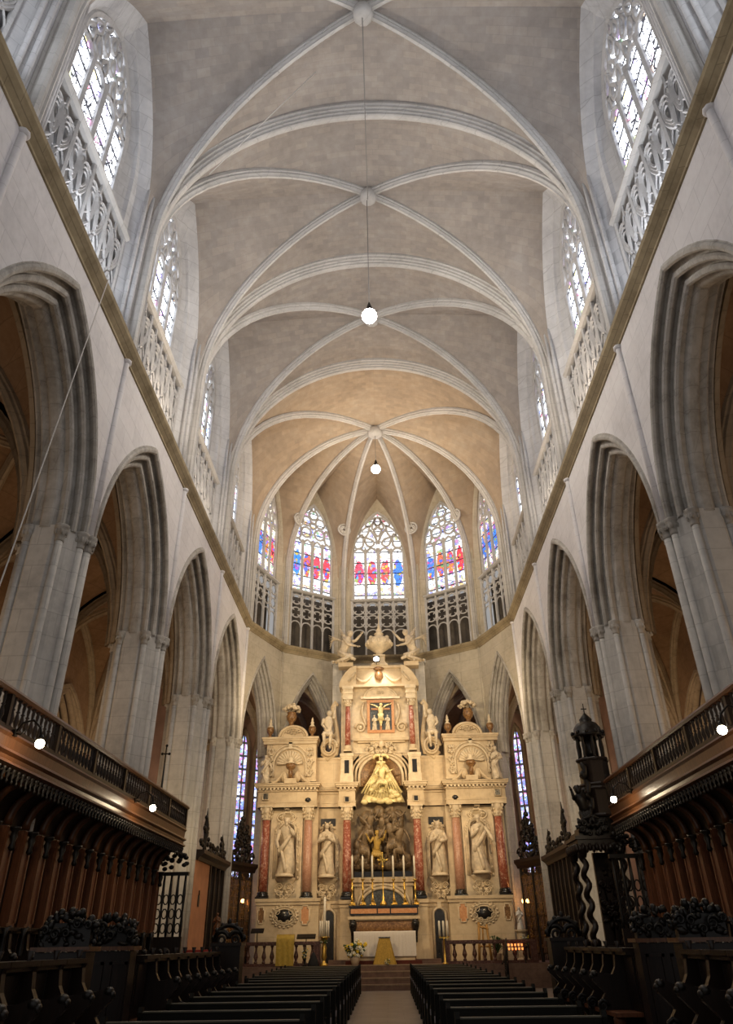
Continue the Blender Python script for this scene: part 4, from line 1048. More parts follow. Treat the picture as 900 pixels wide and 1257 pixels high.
# main storey walls
pbox(318, 390, 992, 1104, 35.62, 36.15, 'wing_wall', M['cream'])
pn, (px0, px1, pz0, pz1) = pbox(331, 370.5, 998, 1104, 35.5, 35.62, 'statue_panel', M['creamlight'])
pbox(384, 422, 972, 1106, 35.95, 36.4, 'recess_wall', M['cream'])
def back(mb, fx, sg): bx(mb, fx, 0, hx(426, 1020, 36.0), 36.35, 36.6, Z0, hz(466, 920, 36.3))
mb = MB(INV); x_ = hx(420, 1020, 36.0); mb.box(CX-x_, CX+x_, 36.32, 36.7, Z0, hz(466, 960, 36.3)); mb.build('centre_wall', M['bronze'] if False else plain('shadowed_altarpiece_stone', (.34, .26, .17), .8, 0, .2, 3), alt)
# columns
def column(pxc, pb, pt, rpx, Y, mname, ped):
    x = hx(pxc, (pb+pt)/2, Y); z0, z1 = hz(pxc, pb, Y), hz(pxc, pt, Y); sc = (hx(pxc-rpx, pb, Y)-hx(pxc+rpx, pb, Y))/2
    for sg in (-1, 1):
        c = (CX+sg*x, Y, 0)
        sh = MB(INV); H = z1-z0; cap = sc*3.0
        sh.lathe([(sc, z0+.28), (sc*1.0, z0+H*.35), (sc*.86, z1-cap)], c, 16); so = sh.build('column_shaft', M[mname], alt)
        b_ = MB(INV); b_.lathe([(sc*1.35, z0+.08), (sc*1.38, z0+.13), (sc*1.2, z0+.17), (sc*1.22, z0+.23), (sc*1.02, z0+.29)], c, 16); b_.box(c[0]-sc*1.4, c[0]+sc*1.4, Y-sc*1.4, Y+sc*1.4, z0, z0+.08); b_.build('column_base', M['blackmarble'] if ped else M['cream'], so)
        k = MB(INV); k.lathe([(sc*.9, z1-cap), (sc*1.02, z1-cap+.04), (sc*.88, z1-cap+.08), (sc*1.0, z1-cap*.5), (sc*1.35, z1-.06)], c, 14)
        k.box(c[0]-sc*1.42, c[0]+sc*1.42, Y-sc*1.42, Y+sc*1.42, z1-.07, z1)
        for j in range(8):
            a = 2*PI*j/8
            for zf, rr in ((.25, 1.1), (.52, 1.22)): k.ell((c[0]+sc*rr*C(a+zf*3), Y+sc*rr*S(a+zf*3), z1-cap*(1-zf)), (sc*.26, sc*.26, cap*.13), 5, 4)
        for j in range(4): a = PI/4+j*PI/2; k.ell((c[0]+sc*1.55*C(a), Y+sc*1.55*S(a), z1-.16), (sc*.3, sc*.3, .09), 6, 5)
        k.build('column_capital', M['creamlight'], so)
column(325, 1104, 990, 5.7, 35.42, 'redmarble', True)
column(377.5, 1104, 990, 5.7, 35.48, 'pinkmarble', True)
column(426, 1104, 990, 5.7, 35.55, 'redmarble', True)
# entablature
def ent(px0, px1, pt, pb, Y0, Y1, name, dent=True):
    objs, (x0, x1, zb, zt) = pbox(px0, px1, pt, pb, Y0, Y1, name, M['cream'], alt, ((.03, .0, .18), (.05, .18, .24), (.06, .66, .72), (.16, .80, .86), (.22, .86, .95), (.26, .95, 1.0)))
    if dent:
        for o, sg in zip(objs, (-1, 1)):
            mb = MB(INV); n = max(3, int(abs(x0-x1)/.17))
            for i in range(n):
                x = x1+(x0-x1)*(i+.5)/n; bx(mb, lambda v: CX+sg*v, x-.045, x+.045, Y0-.15, Y0, zb+(zt-zb)*.72, zb+(zt-zb)*.80)
            mb.build('dentils', M['creamlight'], o)
    return objs
ew = ent(317, 389, 962, 991, 35.25, 36.2, 'wing_entablature')
ent(389, 418, 967, 991, 35.8, 36.4, 'recess_entablature', False)
ec = ent(416, 436, 961, 990, 35.38, 36.3, 'column_entablature')
for o, (pa, pb_, t0_, t1_, Y) in ((ew, (323, 330, 974, 982, 35.22)), (ec, (423, 429, 978, 985, 35.36))):
    x0, x1 = hx(pa, t0_, Y), hx(pb_, t0_, Y); za, zb = hz(pa, t0_, Y), hz(pa, t1_, Y)
    for q, sg in zip(o, (-1, 1)):
        mb = MB(INV); bx(mb, lambda v: CX+sg*v, x0, x1, Y-.05, Y+.02, zb, za); mb.build('black_inset', M['blackmarble'], q)
        mb = MB(INV); X0, X1 = CX+sg*x0, CX+sg*x1; mb.tube([(X0, Y-.05, za), (X1, Y-.05, za), (X1, Y-.05, zb), (X0, Y-.05, zb)], .035, 4, True, False); mb.build('inset_frame', M['creamlight'], q)
def oval(mb, fx, sg): mb.ell((fx(hx(378, 982, 35.2)), 35.22, hz(378, 982, 35.2)), (.14, .06, .11), 8, 6)
both(oval, 'oval_inset', M['blackmarble'])
def plaque(mb, fx, sg): bx(mb, fx, hx(394, 1009, 35.9), hx(412, 1009, 35.9), 35.9, 35.96, hz(403, 1014, 35.9), hz(403, 1005, 35.9))
both(plaque, 'dark_plaque', M['blackmarble'])
# statue bays: recessed niches with carved surrounds and consoles
def niche(pxc, pt, pb, hwp, Y, surround, nm):
    x = hx(pxc, (pt+pb)/2, Y); a = hx(pxc-hwp, pt, Y)-x; zt, zb = hz(pxc, pt, Y), hz(pxc, pb, Y)
    for sg in (-1, 1):
        c = CX+sg*x
        mb = MB(INV); rows = []
        for j in range(9):
            t = PI*j/8; rows.append([(c+a*C(t), Y-.02+.03*S(t), zb), (c+a*C(t), Y-.02+.03*S(t), zt-a), (c+a*.7*C(t), Y-.02+.03*S(t), zt-a*.35), (c+a*.05*C(t), Y-.02, zt)])
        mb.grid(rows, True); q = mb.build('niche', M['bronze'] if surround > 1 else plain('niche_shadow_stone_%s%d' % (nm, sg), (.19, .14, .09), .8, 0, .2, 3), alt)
        mb = MB(INV); mb.tube([(c+u, Y-.03, z) for u, z in arch(a*1.08, zt-a*.9, zt+.06, 8, zb, 2)], .06, 6)
        mb.tube([(c+u, Y-.02, z) for u, z in arch(a*1.3, zt-a*.9, zt+.2, 8, zb, 2)], .05, 6)
        g = random.Random(int(pxc))
        for k in range(26):
            u, z = arch(a*1.22, zt-a*.9, zt+.14, 8, zb, 6)[k % 24]; mb.ell((c+u+.05*(g.random()-.5), Y-.06, z), (.06, .045, .07), 5, 4)
        leafy(mb, c, zt+.34, a*.9, .2, Y-.04, 7, .06, 5)
        mb.build('niche_surround', M['creamlight'], q)
        mb = MB(INV); zc = hz(pxc, pb, Y)
        mb.lathe([(.05, -1.0), (.12, -.9), (.08, -.8), (.2, -.6), (.34, -.35), (.30, -.25), (.42, -.12), (.46, -.04), (.46, 0)], (c, Y-.02, zc), 12)
        leafy(mb, c, zc-.5, .42, .42, Y-.30, 12, .07, 9); mb.build('console', M['creamlight'], q)
    return x, zb
nx1, nz1 = niche(352, 1012, 1078, 10, 35.5, 1, 'outer')
nx2, nz2 = niche(402, 1026, 1079, 9.5, 35.95, 1, 'inner')
def car(mb, fx, sg):
    c = fx(hx(352, 1003, 35.5)); z = hz(352, 1004, 35.5); mb.ell((c, 35.47, z), (.38, .06, .18), 12, 6)
both(car, 'oval_plaque', M['pinkmarble'] if False else plain('dull_oval_stone', (.40, .31, .19), .6, 0, .1, 4))
def car2(mb, fx, sg):
    c = fx(hx(352, 1003, 35.5)); z = hz(352, 1004, 35.5)
    mb.tube([(c+.42*C(a), 35.45, z+.22*S(a)) for a in [2*PI*i/18 for i in range(18)]], .045, 5, True)
    leafy(mb, c, z+.62, .22, .40, 35.42, 8, .07, 11)
    for s_ in (1, -1): mb.tube([(c+s_*(.30+.12*S(t*5)), 35.45, z-.2-1.1*t) for t in [i/10 for i in range(11)]], .05, 5)
both(car2, 'cartouche', M['creamlight'])
# attic over the wings
at_o, (ax0, ax1, az0, az1) = pbox(327, 388, 912, 960, 35.5, 36.15, 'wing_attic', M['cream'], alt, ((.03, 0, .06),))
ac_o, (cx0, cx1, cz0, cz1) = pbox(324, 389.5, 905, 913, 35.38, 36.2, 'attic_cornice', M['cream'], alt, ((.06, .45, .7), (.11, .7, 1.0)))
def shell(mb, fx, sg):
    c = fx(hx(356, 940, 35.5)); z = hz(356, 939, 35.5); r = .62
    for i in range(13):
        a = PI*(i+.5)/13; mb.tube([(c, 35.42, z+.06), (c+r*.55*C(a), 35.44, z+r*.55*S(a)), (c+r*C(a), 35.38, z+r*S(a))], [.02, .055, .075], 6)
    mb.tube([(c+u, 35.45, q) for u, q in arch(r+.16, z, z+r+.16, 10, z-.55, 2)], .06, 6)
    mb.tube([(c+u, 35.47, q) for u, q in arch(r+.3, z, z+r+.3, 10, z-.55, 2)], .035, 6)
    mb.box(c-.08, c+.08, 35.38, 35.5, z+r+.1, z+r+.42)
both(shell, 'shell_niche', M['creamlight'])
def pil(mb, fx, sg):
    for p in (333,):
        c = fx(hx(p, 935, 35.5)); za, zb = hz(p, 917, 35.5), hz(p, 955, 35.5)
        for k in range(3): leafy(mb, c, za-(za-zb)*(k+.5)/3, .16, .24, 35.44, 6, .06, k+int(p))
both(pil, 'carved_pilaster', M['creamlight'])
def pil2(mb, fx, sg):
    c = fx(hx(380, 935, 35.5)); za, zb = hz(380, 917, 35.5), hz(380, 955, 35.5)
    for k in range(3): leafy(mb, c, za-(za-zb)*(k+.5)/3, .16, .24, 35.44, 6, .06, k+380)
both(pil2, 'carved_pilaster', M['creamlight'])
def segped(mb, fx, sg):
    c = fx(hx(360, 905, 35.5)); z = hz(360, 905, 35.5)-.02; a = abs(hx(343, 905, 35.5)-hx(377, 905, 35.5))/2; b = a*.78
    pts = [(a*C(t), b*S(t)) for t in [PI*i/14 for i in range(15)]]
    mb.prism(pts, lambda u, q: (c+u, 35.5, z+q), lambda u, q: (c+u, 36.0, z+q))
    for k, t in ((1.0, .075), (.82, .04)): mb.tube([(c+u*k, 35.46, z+q*k) for u, q in pts], t, 6)
    leafy(mb, c, z+.28, .36, .16, 35.46, 8, .06, 21)
both(segped, 'segmental_pediment', M['cream'])
def scrollped(mb, fx, sg):
    c = fx(hx(357, 962, 35.2)); z = hz(357, 962, 35.2)
    for s_ in (1, -1):
        mb.tube([(c+s_*(.9-.5*t), 35.2, z+.05+.42*t**2.2) for t in [i/8 for i in range(9)]]+[(c+s_*(.36-.10*S(a)), 35.2, z+.33+.16*C(a)) for a in [.5, 1.2, 1.9, 2.6, 3.3]], [.07]*9+[.1, .11, .11, .1, .08], 7)
        mb.ell((c+s_*.30, 35.2, z+.26), (.17, .12, .2), 8, 6); mb.ell((c+s_*.30, 35.12, z+.26), (.09, .06, .12), 6, 5)
    mb.box(c-.28, c+.28, 34.97, 35.4, z-.02, z+.2)
both(scrollped, 'scroll_pediment', M['cream'])
# low wall and volutes between wings and centre
pbox(388, 419, 930, 968, 36.0, 36.4, 'low_attic', M['cream'], alt, ((.04, .92, 1.0),))
def vol(mb, fx, sg):
    c = fx(hx(404, 918, 36.0)); z = hz(404, 919, 36.0)
    for y in (35.85, 36.2):
        mb.tube([(c+sg*(-1)*0+.40*C(a)*(1-a/24)*1, y, z+.44*S(a)*(1-a/24)) for a in [.5*j for j in range(30)]], [.085*(1-j/50) for j in range(30)], 6)
    mb.lathe([(.40, -.16), (.40, .16)], (0, 0, 0), 4) if False else None
    n = [(fx(hx(px, py, 36.0)), 36.05, hz(px, py, 36.0)) for px, py in ((395, 925), (402, 932), (412, 925), (414, 910), (413, 895), (410, 880), (409, 868), (412, 862), (415, 866))]
    mb.tube(n, [.10, .13, .15, .15, .12, .13, .14, .12, .08], 8)
    n = [(fx(hx(px, py, 36.0)), 36.05, hz(px, py, 36.0)) for px, py in ((406, 905), (411, 903), (413, 898))]; mb.tube(n, .12, 6)
both(vol, 'volute', M['cream'])
# centre attic
ca_o, (bx0, bx1, bz0, bz1) = pbox(419, 466, 842, 925, 36.0, 36.5, 'centre_attic', M['creamlight'])
pbox(408, 420, 812, 960, 36.5, 36.9, 'side_pilaster', M['ashlar'], alt, ((.08, .2, .22), (.1, .97, 1.0)))
cb = MB(INV); x_ = hx(419, 940, 36.0); zt_ = hz(466, 925, 36.0); zb_ = hz(466, 965, 36.0); ra = hx(441, 960, 36.0)
o_ = arch(ra, zt_-.12-ra*.92, zt_-.12, 10, zb_, 1)
cb.grid([[(CX+u, 36.0, z) for u, z in o_], [(CX+(u/ra)*x_ if abs(u) > ra*.98 else CX+u, 36.0, zt_ if abs(u) < ra*.98 else z) for u, z in o_]], False)
for sg in (1, -1): cb.add([(CX+sg*ra, 36.0, zb_), (CX+sg*x_, 36.0, zb_), (CX+sg*x_, 36.0, zt_), (CX+sg*ra, 36.0, zt_)], [(0, 1, 2, 3)])
cb.build('arch_wall', M['cream'], alt)
cb = MB(INV)
for g_, t_ in ((1.0, .07), (1.16, .06), (1.30, .05)): cb.tube([(CX+u*g_, 35.97, z+(g_-1)*.7) for u, z in o_], t_, 6)
cb.build('arch_moulding', M['creamlight'], alt)
cb = MB(INV); cb.grid([[(CX+u*q, 36.02+.30*S(PI/2*(1-q)), zb_+(z-zb_)*q) for u, z in o_] for q in (1, .85, .6, .3, .02)], True); cb.build('arch_niche', M['brownmarble'], alt)
p_o, _ = pbox(418.5, 433, 925, 962, 35.55, 36.1, 'column_pedestal', M['creamlight'], alt, ((.06, .90, 1.0), (.03, .85, .9), (.05, 0, .3)))
for q, sg in zip(p_o, (-1, 1)):
    mb = MB(INV); bx(mb, lambda v: CX+sg*v, hx(423, 940, 35.5), hx(428.5, 940, 35.5), 35.52, 35.58, hz(425, 949, 35.5), hz(425, 933, 35.5)); mb.build('black_inset', M['blackmarble'], q)
column(427, 923, 858, 3.4, 35.75, 'redmarble', False)
pbox(421, 433, 842, 858, 35.6, 36.1, 'entablature_block', M['creamlight'], alt, ((.05, .75, 1.0), (.03, .4, .48)))
mb = MB(INV); xa = hx(416.5, 840, 35.6); zc = hz(466, 842.5, 35.6); zt = hz(466, 817, 35.6); xm = hx(437, 818, 35.6)
mb.box(CX-xa, CX+xa, 35.6, 36.5, zc, zc+.12); mb.box(CX-xm, CX+xm, 35.85, 36.5, zc+.12, zt)
mb.box(CX-xm-.05, CX+xm+.05, 35.75, 36.5, zt-.07, zt+.06)
for sg in (-1, 1):
    pts = [(xa, 0.0), (xa-.02, .16)]+[(xa-.02-(xa-xm)*t, .16+(zt-zc-.16)*S(t*PI/2)**.8) for t in [i/6 for i in range(1, 7)]]+[(xm, 0)]
    mb.prism(pts, lambda u, q: (CX+sg*u, 35.62, zc+.12+q*.92), lambda u, q: (CX+sg*u, 36.4, zc+.12+q*.92))
mb.build('upper_pediment', M['cream'], alt)
mb = MB(INV)
for sg in (-1, 1):
    mb.tube([(CX+sg*(.35+.9*t), 35.82, zc+.65-.32*S(PI*t)) for t in [i/10 for i in range(11)]], [.04+.03*S(PI*i/10) for i in range(11)], 6); mb.tube([(CX+sg*1.28, 35.82, zc+.72), (CX+sg*1.30, 35.82, zc+.3)], [.06, .03], 5)
    for k in range(10): leafy(mb, CX+sg*(xm+.04+.035*k), zc+.72-.045*k, .03, .08, 35.6, 2, .05, k)
mb.build('garland', M['creamlight'], alt)
mb = MB(INV); mb.ell((CX, 35.8, zc+.62), (.22, .14, .28), 8, 6); mb.ell((CX, 35.78, zc+.98), (.28, .12, .12), 8, 5); mb.build('brown_cartouche', M['brownmarble'], alt)
# crucifixion relief
Yp = 35.98
fx0, fx1 = at(451, 880, Yp)[0], at(484, 880, Yp)[0]; fz0, fz1 = hz(467, 900, Yp), hz(467, 860, Yp); cxp = (fx0+fx1)/2
cr = MB(INV); cr.box(fx0+.08, fx1-.08, Yp-.04, Yp+.02, fz0+.08, fz1-.08); cro = cr.build('relief_panel', M['slate'], alt)
cr = MB(INV); 
for (a, b, c, d) in ((fx0, fx1, fz0, fz0+.13), (fx0, fx1, fz1-.13, fz1), (fx0, fx0+.13, fz0+.13, fz1-.13), (fx1-.13, fx1, fz0+.13, fz1-.13)): cr.box(a, b, Yp-.12, Yp, c, d)
cr.build('relief_frame', M['orangemarble'], cro)
cr = MB(INV); zc_ = fz0+(fz1-fz0)*.70; H_ = fz1-fz0
cr.box(cxp-.05, cxp+.05, Yp-.08, Yp, fz0+.15, fz1-.2); cr.box(cxp-.46, cxp+.46, Yp-.08, Yp, zc_-.0, zc_+.09)
cr.build('relief_cross', M['orangemarble'], cro)
cr = MB(INV)
limbed(cr, dict(hip=(0, 0, .75), chest=(0, 0, 1.1), head=(.03, -.04, 1.36), er=(.32, 0, 1.33), hr=(.58, 0, 1.42), el=(-.32, 0, 1.33), hl=(-.58, 0, 1.42), kr=(.05, -.06, .42), fr=(.02, 0, .08), kl=(-.05, -.06, .42), fl=(-.02, 0, .08)), .78, 1)
cr.v = [(x, y, z) for x, y, z in cr.v]
cm = Matrix.Translation(Vector((cxp, Yp-.14, fz0+.28))-ROOT)
cr.v = [tuple(cm @ (ROOT*0+Vector(v)+ROOT*1)) for v in cr.v] if True else cr.v
cr.build('crucified_figure', M['giltstone'], cro)
cr = MB(INV)
for x in (-.32, .33): 
    m_ = MB(); robed(m_, .72, x, folds=6); cr.add([(v[0]+cxp+x, v[1]*.5+Yp-.08, v[2]+fz0+.14) for v in m_.v], m_.f, True)
cr.build('mourner', M['creamlight'], cro)
cr = MB(INV)
for sg in (-1, 1):
    cr.tube([(cxp+sg*(.82+.12*S(t*4)), Yp-.06, fz1-.1-(H_*.72)*t) for t in [i/8 for i in range(9)]], .06, 6)
    cr.tube([(cxp+sg*(1.02+.26*C(a)*(1-a/14)), Yp-.08, fz0+.26+.26*S(a)*(1-a/14)) for a in [.6*j for j in range(18)]], [.075*(1-j/28) for j in range(18)], 6)
    cr.ell((cxp+sg*1.02, Yp-.08, fz0+.26), (.1, .07, .1), 7, 5)
cr.build('scroll_surround', M['cream'], cro)
cr = MB(INV); zl = hz(467, 857, Yp); rl = at(487, 857, Yp)[0]-cxp
pts = [(rl*C(t), rl*.62*S(t)) for t in [PI*i/14 for i in range(15)]]
cr.prism(pts, lambda u, q: (cxp+u, Yp-.14, zl+q), lambda u, q: (cxp+u, Yp+.02, zl+q)); cr.tube([(cxp+u, Yp-.15, zl+q) for u, q in pts], .05, 6); cr.box(cxp-rl-.15, cxp+rl+.15, Yp-.22, Yp, zl-.08, zl+.02)
leafy(cr, cxp, zl+.25, .2, .12, Yp-.15, 5, .05, 4)
cr.build('lunette', M['creamlight'], cro)
cr = MB(INV); zsH = hz(467, 909, Yp); cr.box(cxp-1.35, cxp+1.35, Yp-.3, Yp, zsH-.06, zsH+.06); cr.box(cxp-1.15, cxp+1.15, Yp-.2, Yp, zsH-.14, zsH-.06); cr.build('shelf', M['cream'], alt)
cr = MB(INV); leafy(cr, CX+.05, hz(467, 918, Yp), .78, .36, Yp-.12, 34, .085, 31); cr.ell((CX+.05, Yp-.2, hz(467, 914, Yp)), (.16, .1, .2), 8, 6); cr.build('carved_ornament', M['creamlight'], alt)
# glory of light in the arch
gl = MB(INV); gx, gz = at(468, 945, 35.8)[0], hz(468, 940, 35.8); ztop = hz(468, 935, 35.8); zbot = hz(468, 985, 35.8)
g = random.Random(5)
gl.grid([[(gx+r*C(a)*(1+.12*S(a*5+z)), 35.98-.32*S(PI*max(0, (a)/PI)) if False else 35.95-.28*max(0, S(a))*r, z) for a in [PI*j/12 for j in range(13)]] for z, r in ((ztop+.1, .08), (ztop-.2, .30), (ztop-.6, .50), (ztop-1.0, .68), (ztop-1.5, .85), (zbot, 1.0))], True)
for k in range(26):
    a = g.random(); z = zbot+(ztop-zbot)*a*.8; w_ = .9*(1-a*.75); gl.ell((gx+(g.random()-.5)*2*w_, 35.72, z), (.16+.1*g.random(), .12, .12), 7, 5)
for k in range(15): t = -1.0+2.0*k/14; gl.tube([(gx+.2*t, 35.72, ztop-.3), (gx+.95*t, 35.68, zbot+.15+.25*abs(t))], [.03, .05], 5)
gl.build('gilded_glory', M['giltstone'], alt)
gl = MB(INV); limbed(gl, dict(hip=(0, 0, .55), chest=(.05, -.05, 1.0), head=(.02, -.1, 1.30), er=(.34, -.15, .92), hr=(.55, -.3, 1.0), el=(-.33, -.1, .85), hl=(-.25, -.35, .75), kr=(.28, -.3, .35), fr=(.2, -.1, 0), kl=(-.2, -.35, .35), fl=(-.3, -.1, 0)), .9, 1)
gl.v = [tuple(Vector(v)+Vector((gx, 35.55, zbot+.45))) for v in gl.v]; gl.build('glory_figure', M['giltstone'], alt)
for (dx, dz) in ((-.17, .0), (.17, .0)):
    pass
gl = MB(INV)
for sg in (-1, 1): gl.tube([(gx+sg*(.16+.20*C(a)), 35.75, ztop+.12+.18*S(a)) for a in [i*.5 for i in range(11)]], .07, 6)
gl.build('gilded_cloud', M['giltstone'], alt)
# base of the central niche
mb = MB(INV); xs_ = hx(435, 1073, 35.8); za, zb = hz(468, 1070, 35.8), hz(468, 1077, 35.8); mb.box(CX-xs_, CX+xs_, 35.75, 36.4, zb, za); mb.build('black_plinth', M['blackmarble'], alt)
zc2 = hz(468, 1086, 35.8); mb = MB(INV); mb.box(CX-xs_-.1, CX+xs_+.1, 35.62, 36.4, zb-.2, zb); mb.box(CX-xs_, CX+xs_, 35.72, 36.4, Z0, zb-.2); mb.box(CX-xs_-.05, CX+xs_+.05, 35.66, 36.4, zb-.36, zb-.26); mb.build('shelf', M['cream'], alt)
mb = MB(INV); rz = hz(468, 1090, 35.7)-hz(468, 1112, 35.7); rx = hx(444.5, 1110, 35.7); zz0 = hz(468, 1113, 35.7)
pts = [(rx*C(t), rz*S(t)) for t in [PI*i/16 for i in range(17)]]
mb.prism(pts, lambda u, q: (CX+u, 35.68, zz0+q), lambda u, q: (CX+u, 35.73, zz0+q)); q_ = mb.build('arched_relief', M['slate'], alt)
mb = MB(INV)
for k, t in ((1.05, .07), (1.22, .06)): mb.tube([(CX+u*k, 35.66, zz0+q*k) for u, q in pts], t, 6)
for sg in (-1, 1): leafy(mb, CX+sg*1.55, zz0+.35, .18, .3, 35.66, 8, .06, 3)
mb.build('relief_frame', M['creamlight'], q_)

# ---- things standing on the altarpiece
GY = 35.40
def put_statue(px, label, arms, h, x, z, y, **kw):
    t = thing('statue', label, 'statue', (x, y, z), 0, 'statues in the altarpiece niches')
    b = MB(); b.lathe([(.34*h/1.9, 0), (.36*h/1.9, .04), (.32*h/1.9, .08), (.32*h/1.9, .12)], (0, 0, 0), 12); b.build('plinth', M['creamlight'], t)
    b = MB(Matrix.Translation((0, 0, .12))); robed(b, h, **kw, arms=arms); b.build('figure', M['statue'], t)
    return t
A_hold = ((.17, .62, -.08, .03, .60, -.17), (-.16, .60, -.06, -.03, .68, -.16))
A_pray = ((.17, .62, -.06, .02, .72, -.16), (-.17, .62, -.06, -.02, .71, -.16))
A_out = ((.20, .64, -.06, .26, .50, -.14), (-.15, .60, -.08, -.02, .74, -.15))
A_up = ((.18, .66, -.08, .10, .80, -.14), (-.17, .58, -.05, -.12, .44, -.12))
put_statue(0, 'white robed stone statue in the outermost left niche of the altarpiece', A_up, 2.25, CX-nx1, nz1+.005, 34.98, seed=1, sway=.06, beard=1)
put_statue(0, 'veiled stone statue with joined hands in the inner left niche', A_pray, 2.1, CX-nx2, nz2+.005, 35.44, seed=2, veil=1)
put_statue(0, 'bearded stone statue holding a book in the inner right niche', A_hold, 2.1, CX+nx2, nz2+.005, 35.44, seed=3, beard=1)
put_statue(0, 'deeply folded stone statue in the outermost right niche of the altarpiece', A_out, 2.25, CX+nx1, nz1+.005, 34.98, seed=4, sway=-.05, beard=1)
xq, zq = hx(330, 950, 35.3), hz(353, 962, 35.25)+.005
t = thing('statue', 'small stone child figure on the left outer end of the cornice', 'statue', (CX-xq-.15, 35.08, zq), 0, 'small figures on the altarpiece cornice'); b = MB(); robed(b, 1.25, 3, .05, A_out); b.build('figure', M['statue'], t)
t = thing('statue', 'stone figure leaning at the right outer end of the cornice', 'statue', (CX+xq+.15, 35.08, zq), 0, 'small figures on the altarpiece cornice'); b = MB(); robed(b, 1.45, 6, -.06, A_hold); b.build('figure', M['statue'], t)
# urns
def urn_flowers(x, y, z, label):
    t = thing('stone_urn', label, 'urn', (x, y, z), 0, 'flower urns on the altarpiece wings')
    b = MB(); b.lathe([(.20, 0), (.2, .06), (.10, .12), (.12, .22), (.24, .38), (.27, .55), (.20, .66), (.24, .72)], (0, 0, 0), 14); b.build('bowl', M['brownmarble'], t)
    b = MB(); g = random.Random(int(x*10))
    for k in range(60): a = g.random()*6.28; q = math.sqrt(g.random())*.42; b.ell((q*C(a), q*S(a), .80+.28*(1-(q/.45)**2)+.1*g.random()-.02), (.09, .09, .07), 6, 4)
    b.build('carved_flowers', M['creamlight'], t)
cU = hx(357.5, 892, 35.7); zU = hz(357.5, 894, 35.7)+.05
urn_flowers(CX-cU, 35.75, zU, 'brown marble urn heaped with stone flowers, above the left wing'); urn_flowers(CX+cU, 35.75, zU, 'brown marble urn heaped with stone flowers, above the right wing')
def finial(x, y, z, label, h=.95):
    t = thing('finial_urn', label, 'urn', (x, y, z), 0, 'small finial urns on the altarpiece')
    b = MB(); b.lathe([(.15, 0), (.15, .06), (.06, .12), (.07, .17), (.16, .28), (.19, .42), (.15, .52)], (0, 0, 0), 12); b.build('body', M['brownmarble'], t)
    b = MB(); b.lathe([(.17, .52), (.10, .60), (.06, .66), (.1, .72), (.05, .80), (.06, .86), (.01, h+.05)], (0, 0, 0), 10); b.build('lid', M['creamlight'], t)
for px_, wh in ((332, 'outer'), (383.5, 'inner')):
    x_ = hx(px_, 905, 35.7); z_ = cz1+.004
    finial(CX-x_, 35.6, z_, 'small lidded finial urn on the %s corner of the left wing cornice' % wh); finial(CX+x_, 35.6, z_, 'small lidded finial urn on the %s corner of the right wing cornice' % wh)
xb_, zb2 = hx(357, 952, 35.2), hz(357, 958, 35.2)
for sg, nm in ((-1, 'left'), (1, 'right')):
    t = thing('bust_urn', 'brown urn in the scroll pediment of the %s wing' % nm, 'urn', (CX+sg*xb_, 35.08, hz(357, 962, 35.2)+.205), 0, 'urns in the scroll pediments')
    b = MB(); b.lathe([(.10, 0), (.10, .32), (.08, .36), (.2, .46), (.24, .56), (.2, .66)], (0, 0, 0), 12); b.build('body', M['brownmarble'], t)
    b = MB(); b.lathe([(.24, .66), (.2, .72), (.10, .78), (.16, .87), (.02, .97)], (0, 0, 0), 10); b.build('lid', M['creamlight'], t)
# seated figures on the volutes
for sg, nm in ((-1, 'left'), (1, 'right')):
    x_, z_ = hx(403, 905, 35.8), hz(403, 908, 35.8)
    t = thing('seated_figure', 'pale stone figure seated on the %s volute beside the crucifixion panel' % nm, 'statue', (CX+sg*x_, 35.52, z_), 0, 'figures on the volutes')
    b = MB(Matrix.Diagonal((sg, 1, 1, 1))); limbed(b, dict(hip=(0, 0, .16), chest=(-.02, -.03, .62), head=(-.06, -.05, .93), er=(.22, -.1, .5), hr=(.1, -.3, .35), el=(-.24, 0, .85), hl=(-.28, -.05, 1.18), kr=(.12, -.3, .12), fr=(.12, -.22, -.35), kl=(-.14, -.3, .08), fl=(-.10, -.2, -.4)), 1.25); b.build('figure', M['statue'], t)
# top: urn on pedestal and two angels
zt = hz(466, 817, 35.6)+.06
t = thing('crowning_urn', 'large carved stone urn with spire lid crowning the altarpiece', 'urn', (CX+.05, 36.15, zt+.004))
b = MB(Matrix.Rotation(PI/4, 4, 'Z')); b.lathe([(.62, 0), (.55, .1), (.42, .22), (.36, .5), (.44, .56), (.44, .62)], (0, 0, 0), 4, False); b.build('pedestal', M['creamlight'], t)
b = MB(); b.lathe([(.24, .62), (.2, .70), (.16, .78), (.34, .92), (.62, 1.15), (.68, 1.30), (.60, 1.40), (.62, 1.48)], (0, 0, 0), 16)
for k in range(12): a = 2*PI*k/12; b.ell((.66*C(a), .66*S(a), 1.28), (.09, .09, .13), 6, 5)
b.build('bowl', M['creamlight'], t)
b = MB(); b.lathe([(.60, 1.48), (.45, 1.6), (.25, 1.68), (.2, 1.76), (.26, 1.84), (.14, 1.95), (.16, 2.05), (.06, 2.2), (.08, 2.28), (.02, 2.45), (.012, 3.0)], (0, 0, 0), 12)
for sg in (-1, 1): b.ell((sg*.42, 0, 1.66), (.12, .1, .12), 6, 5)
b.build('lid', M['creamlight'], t)
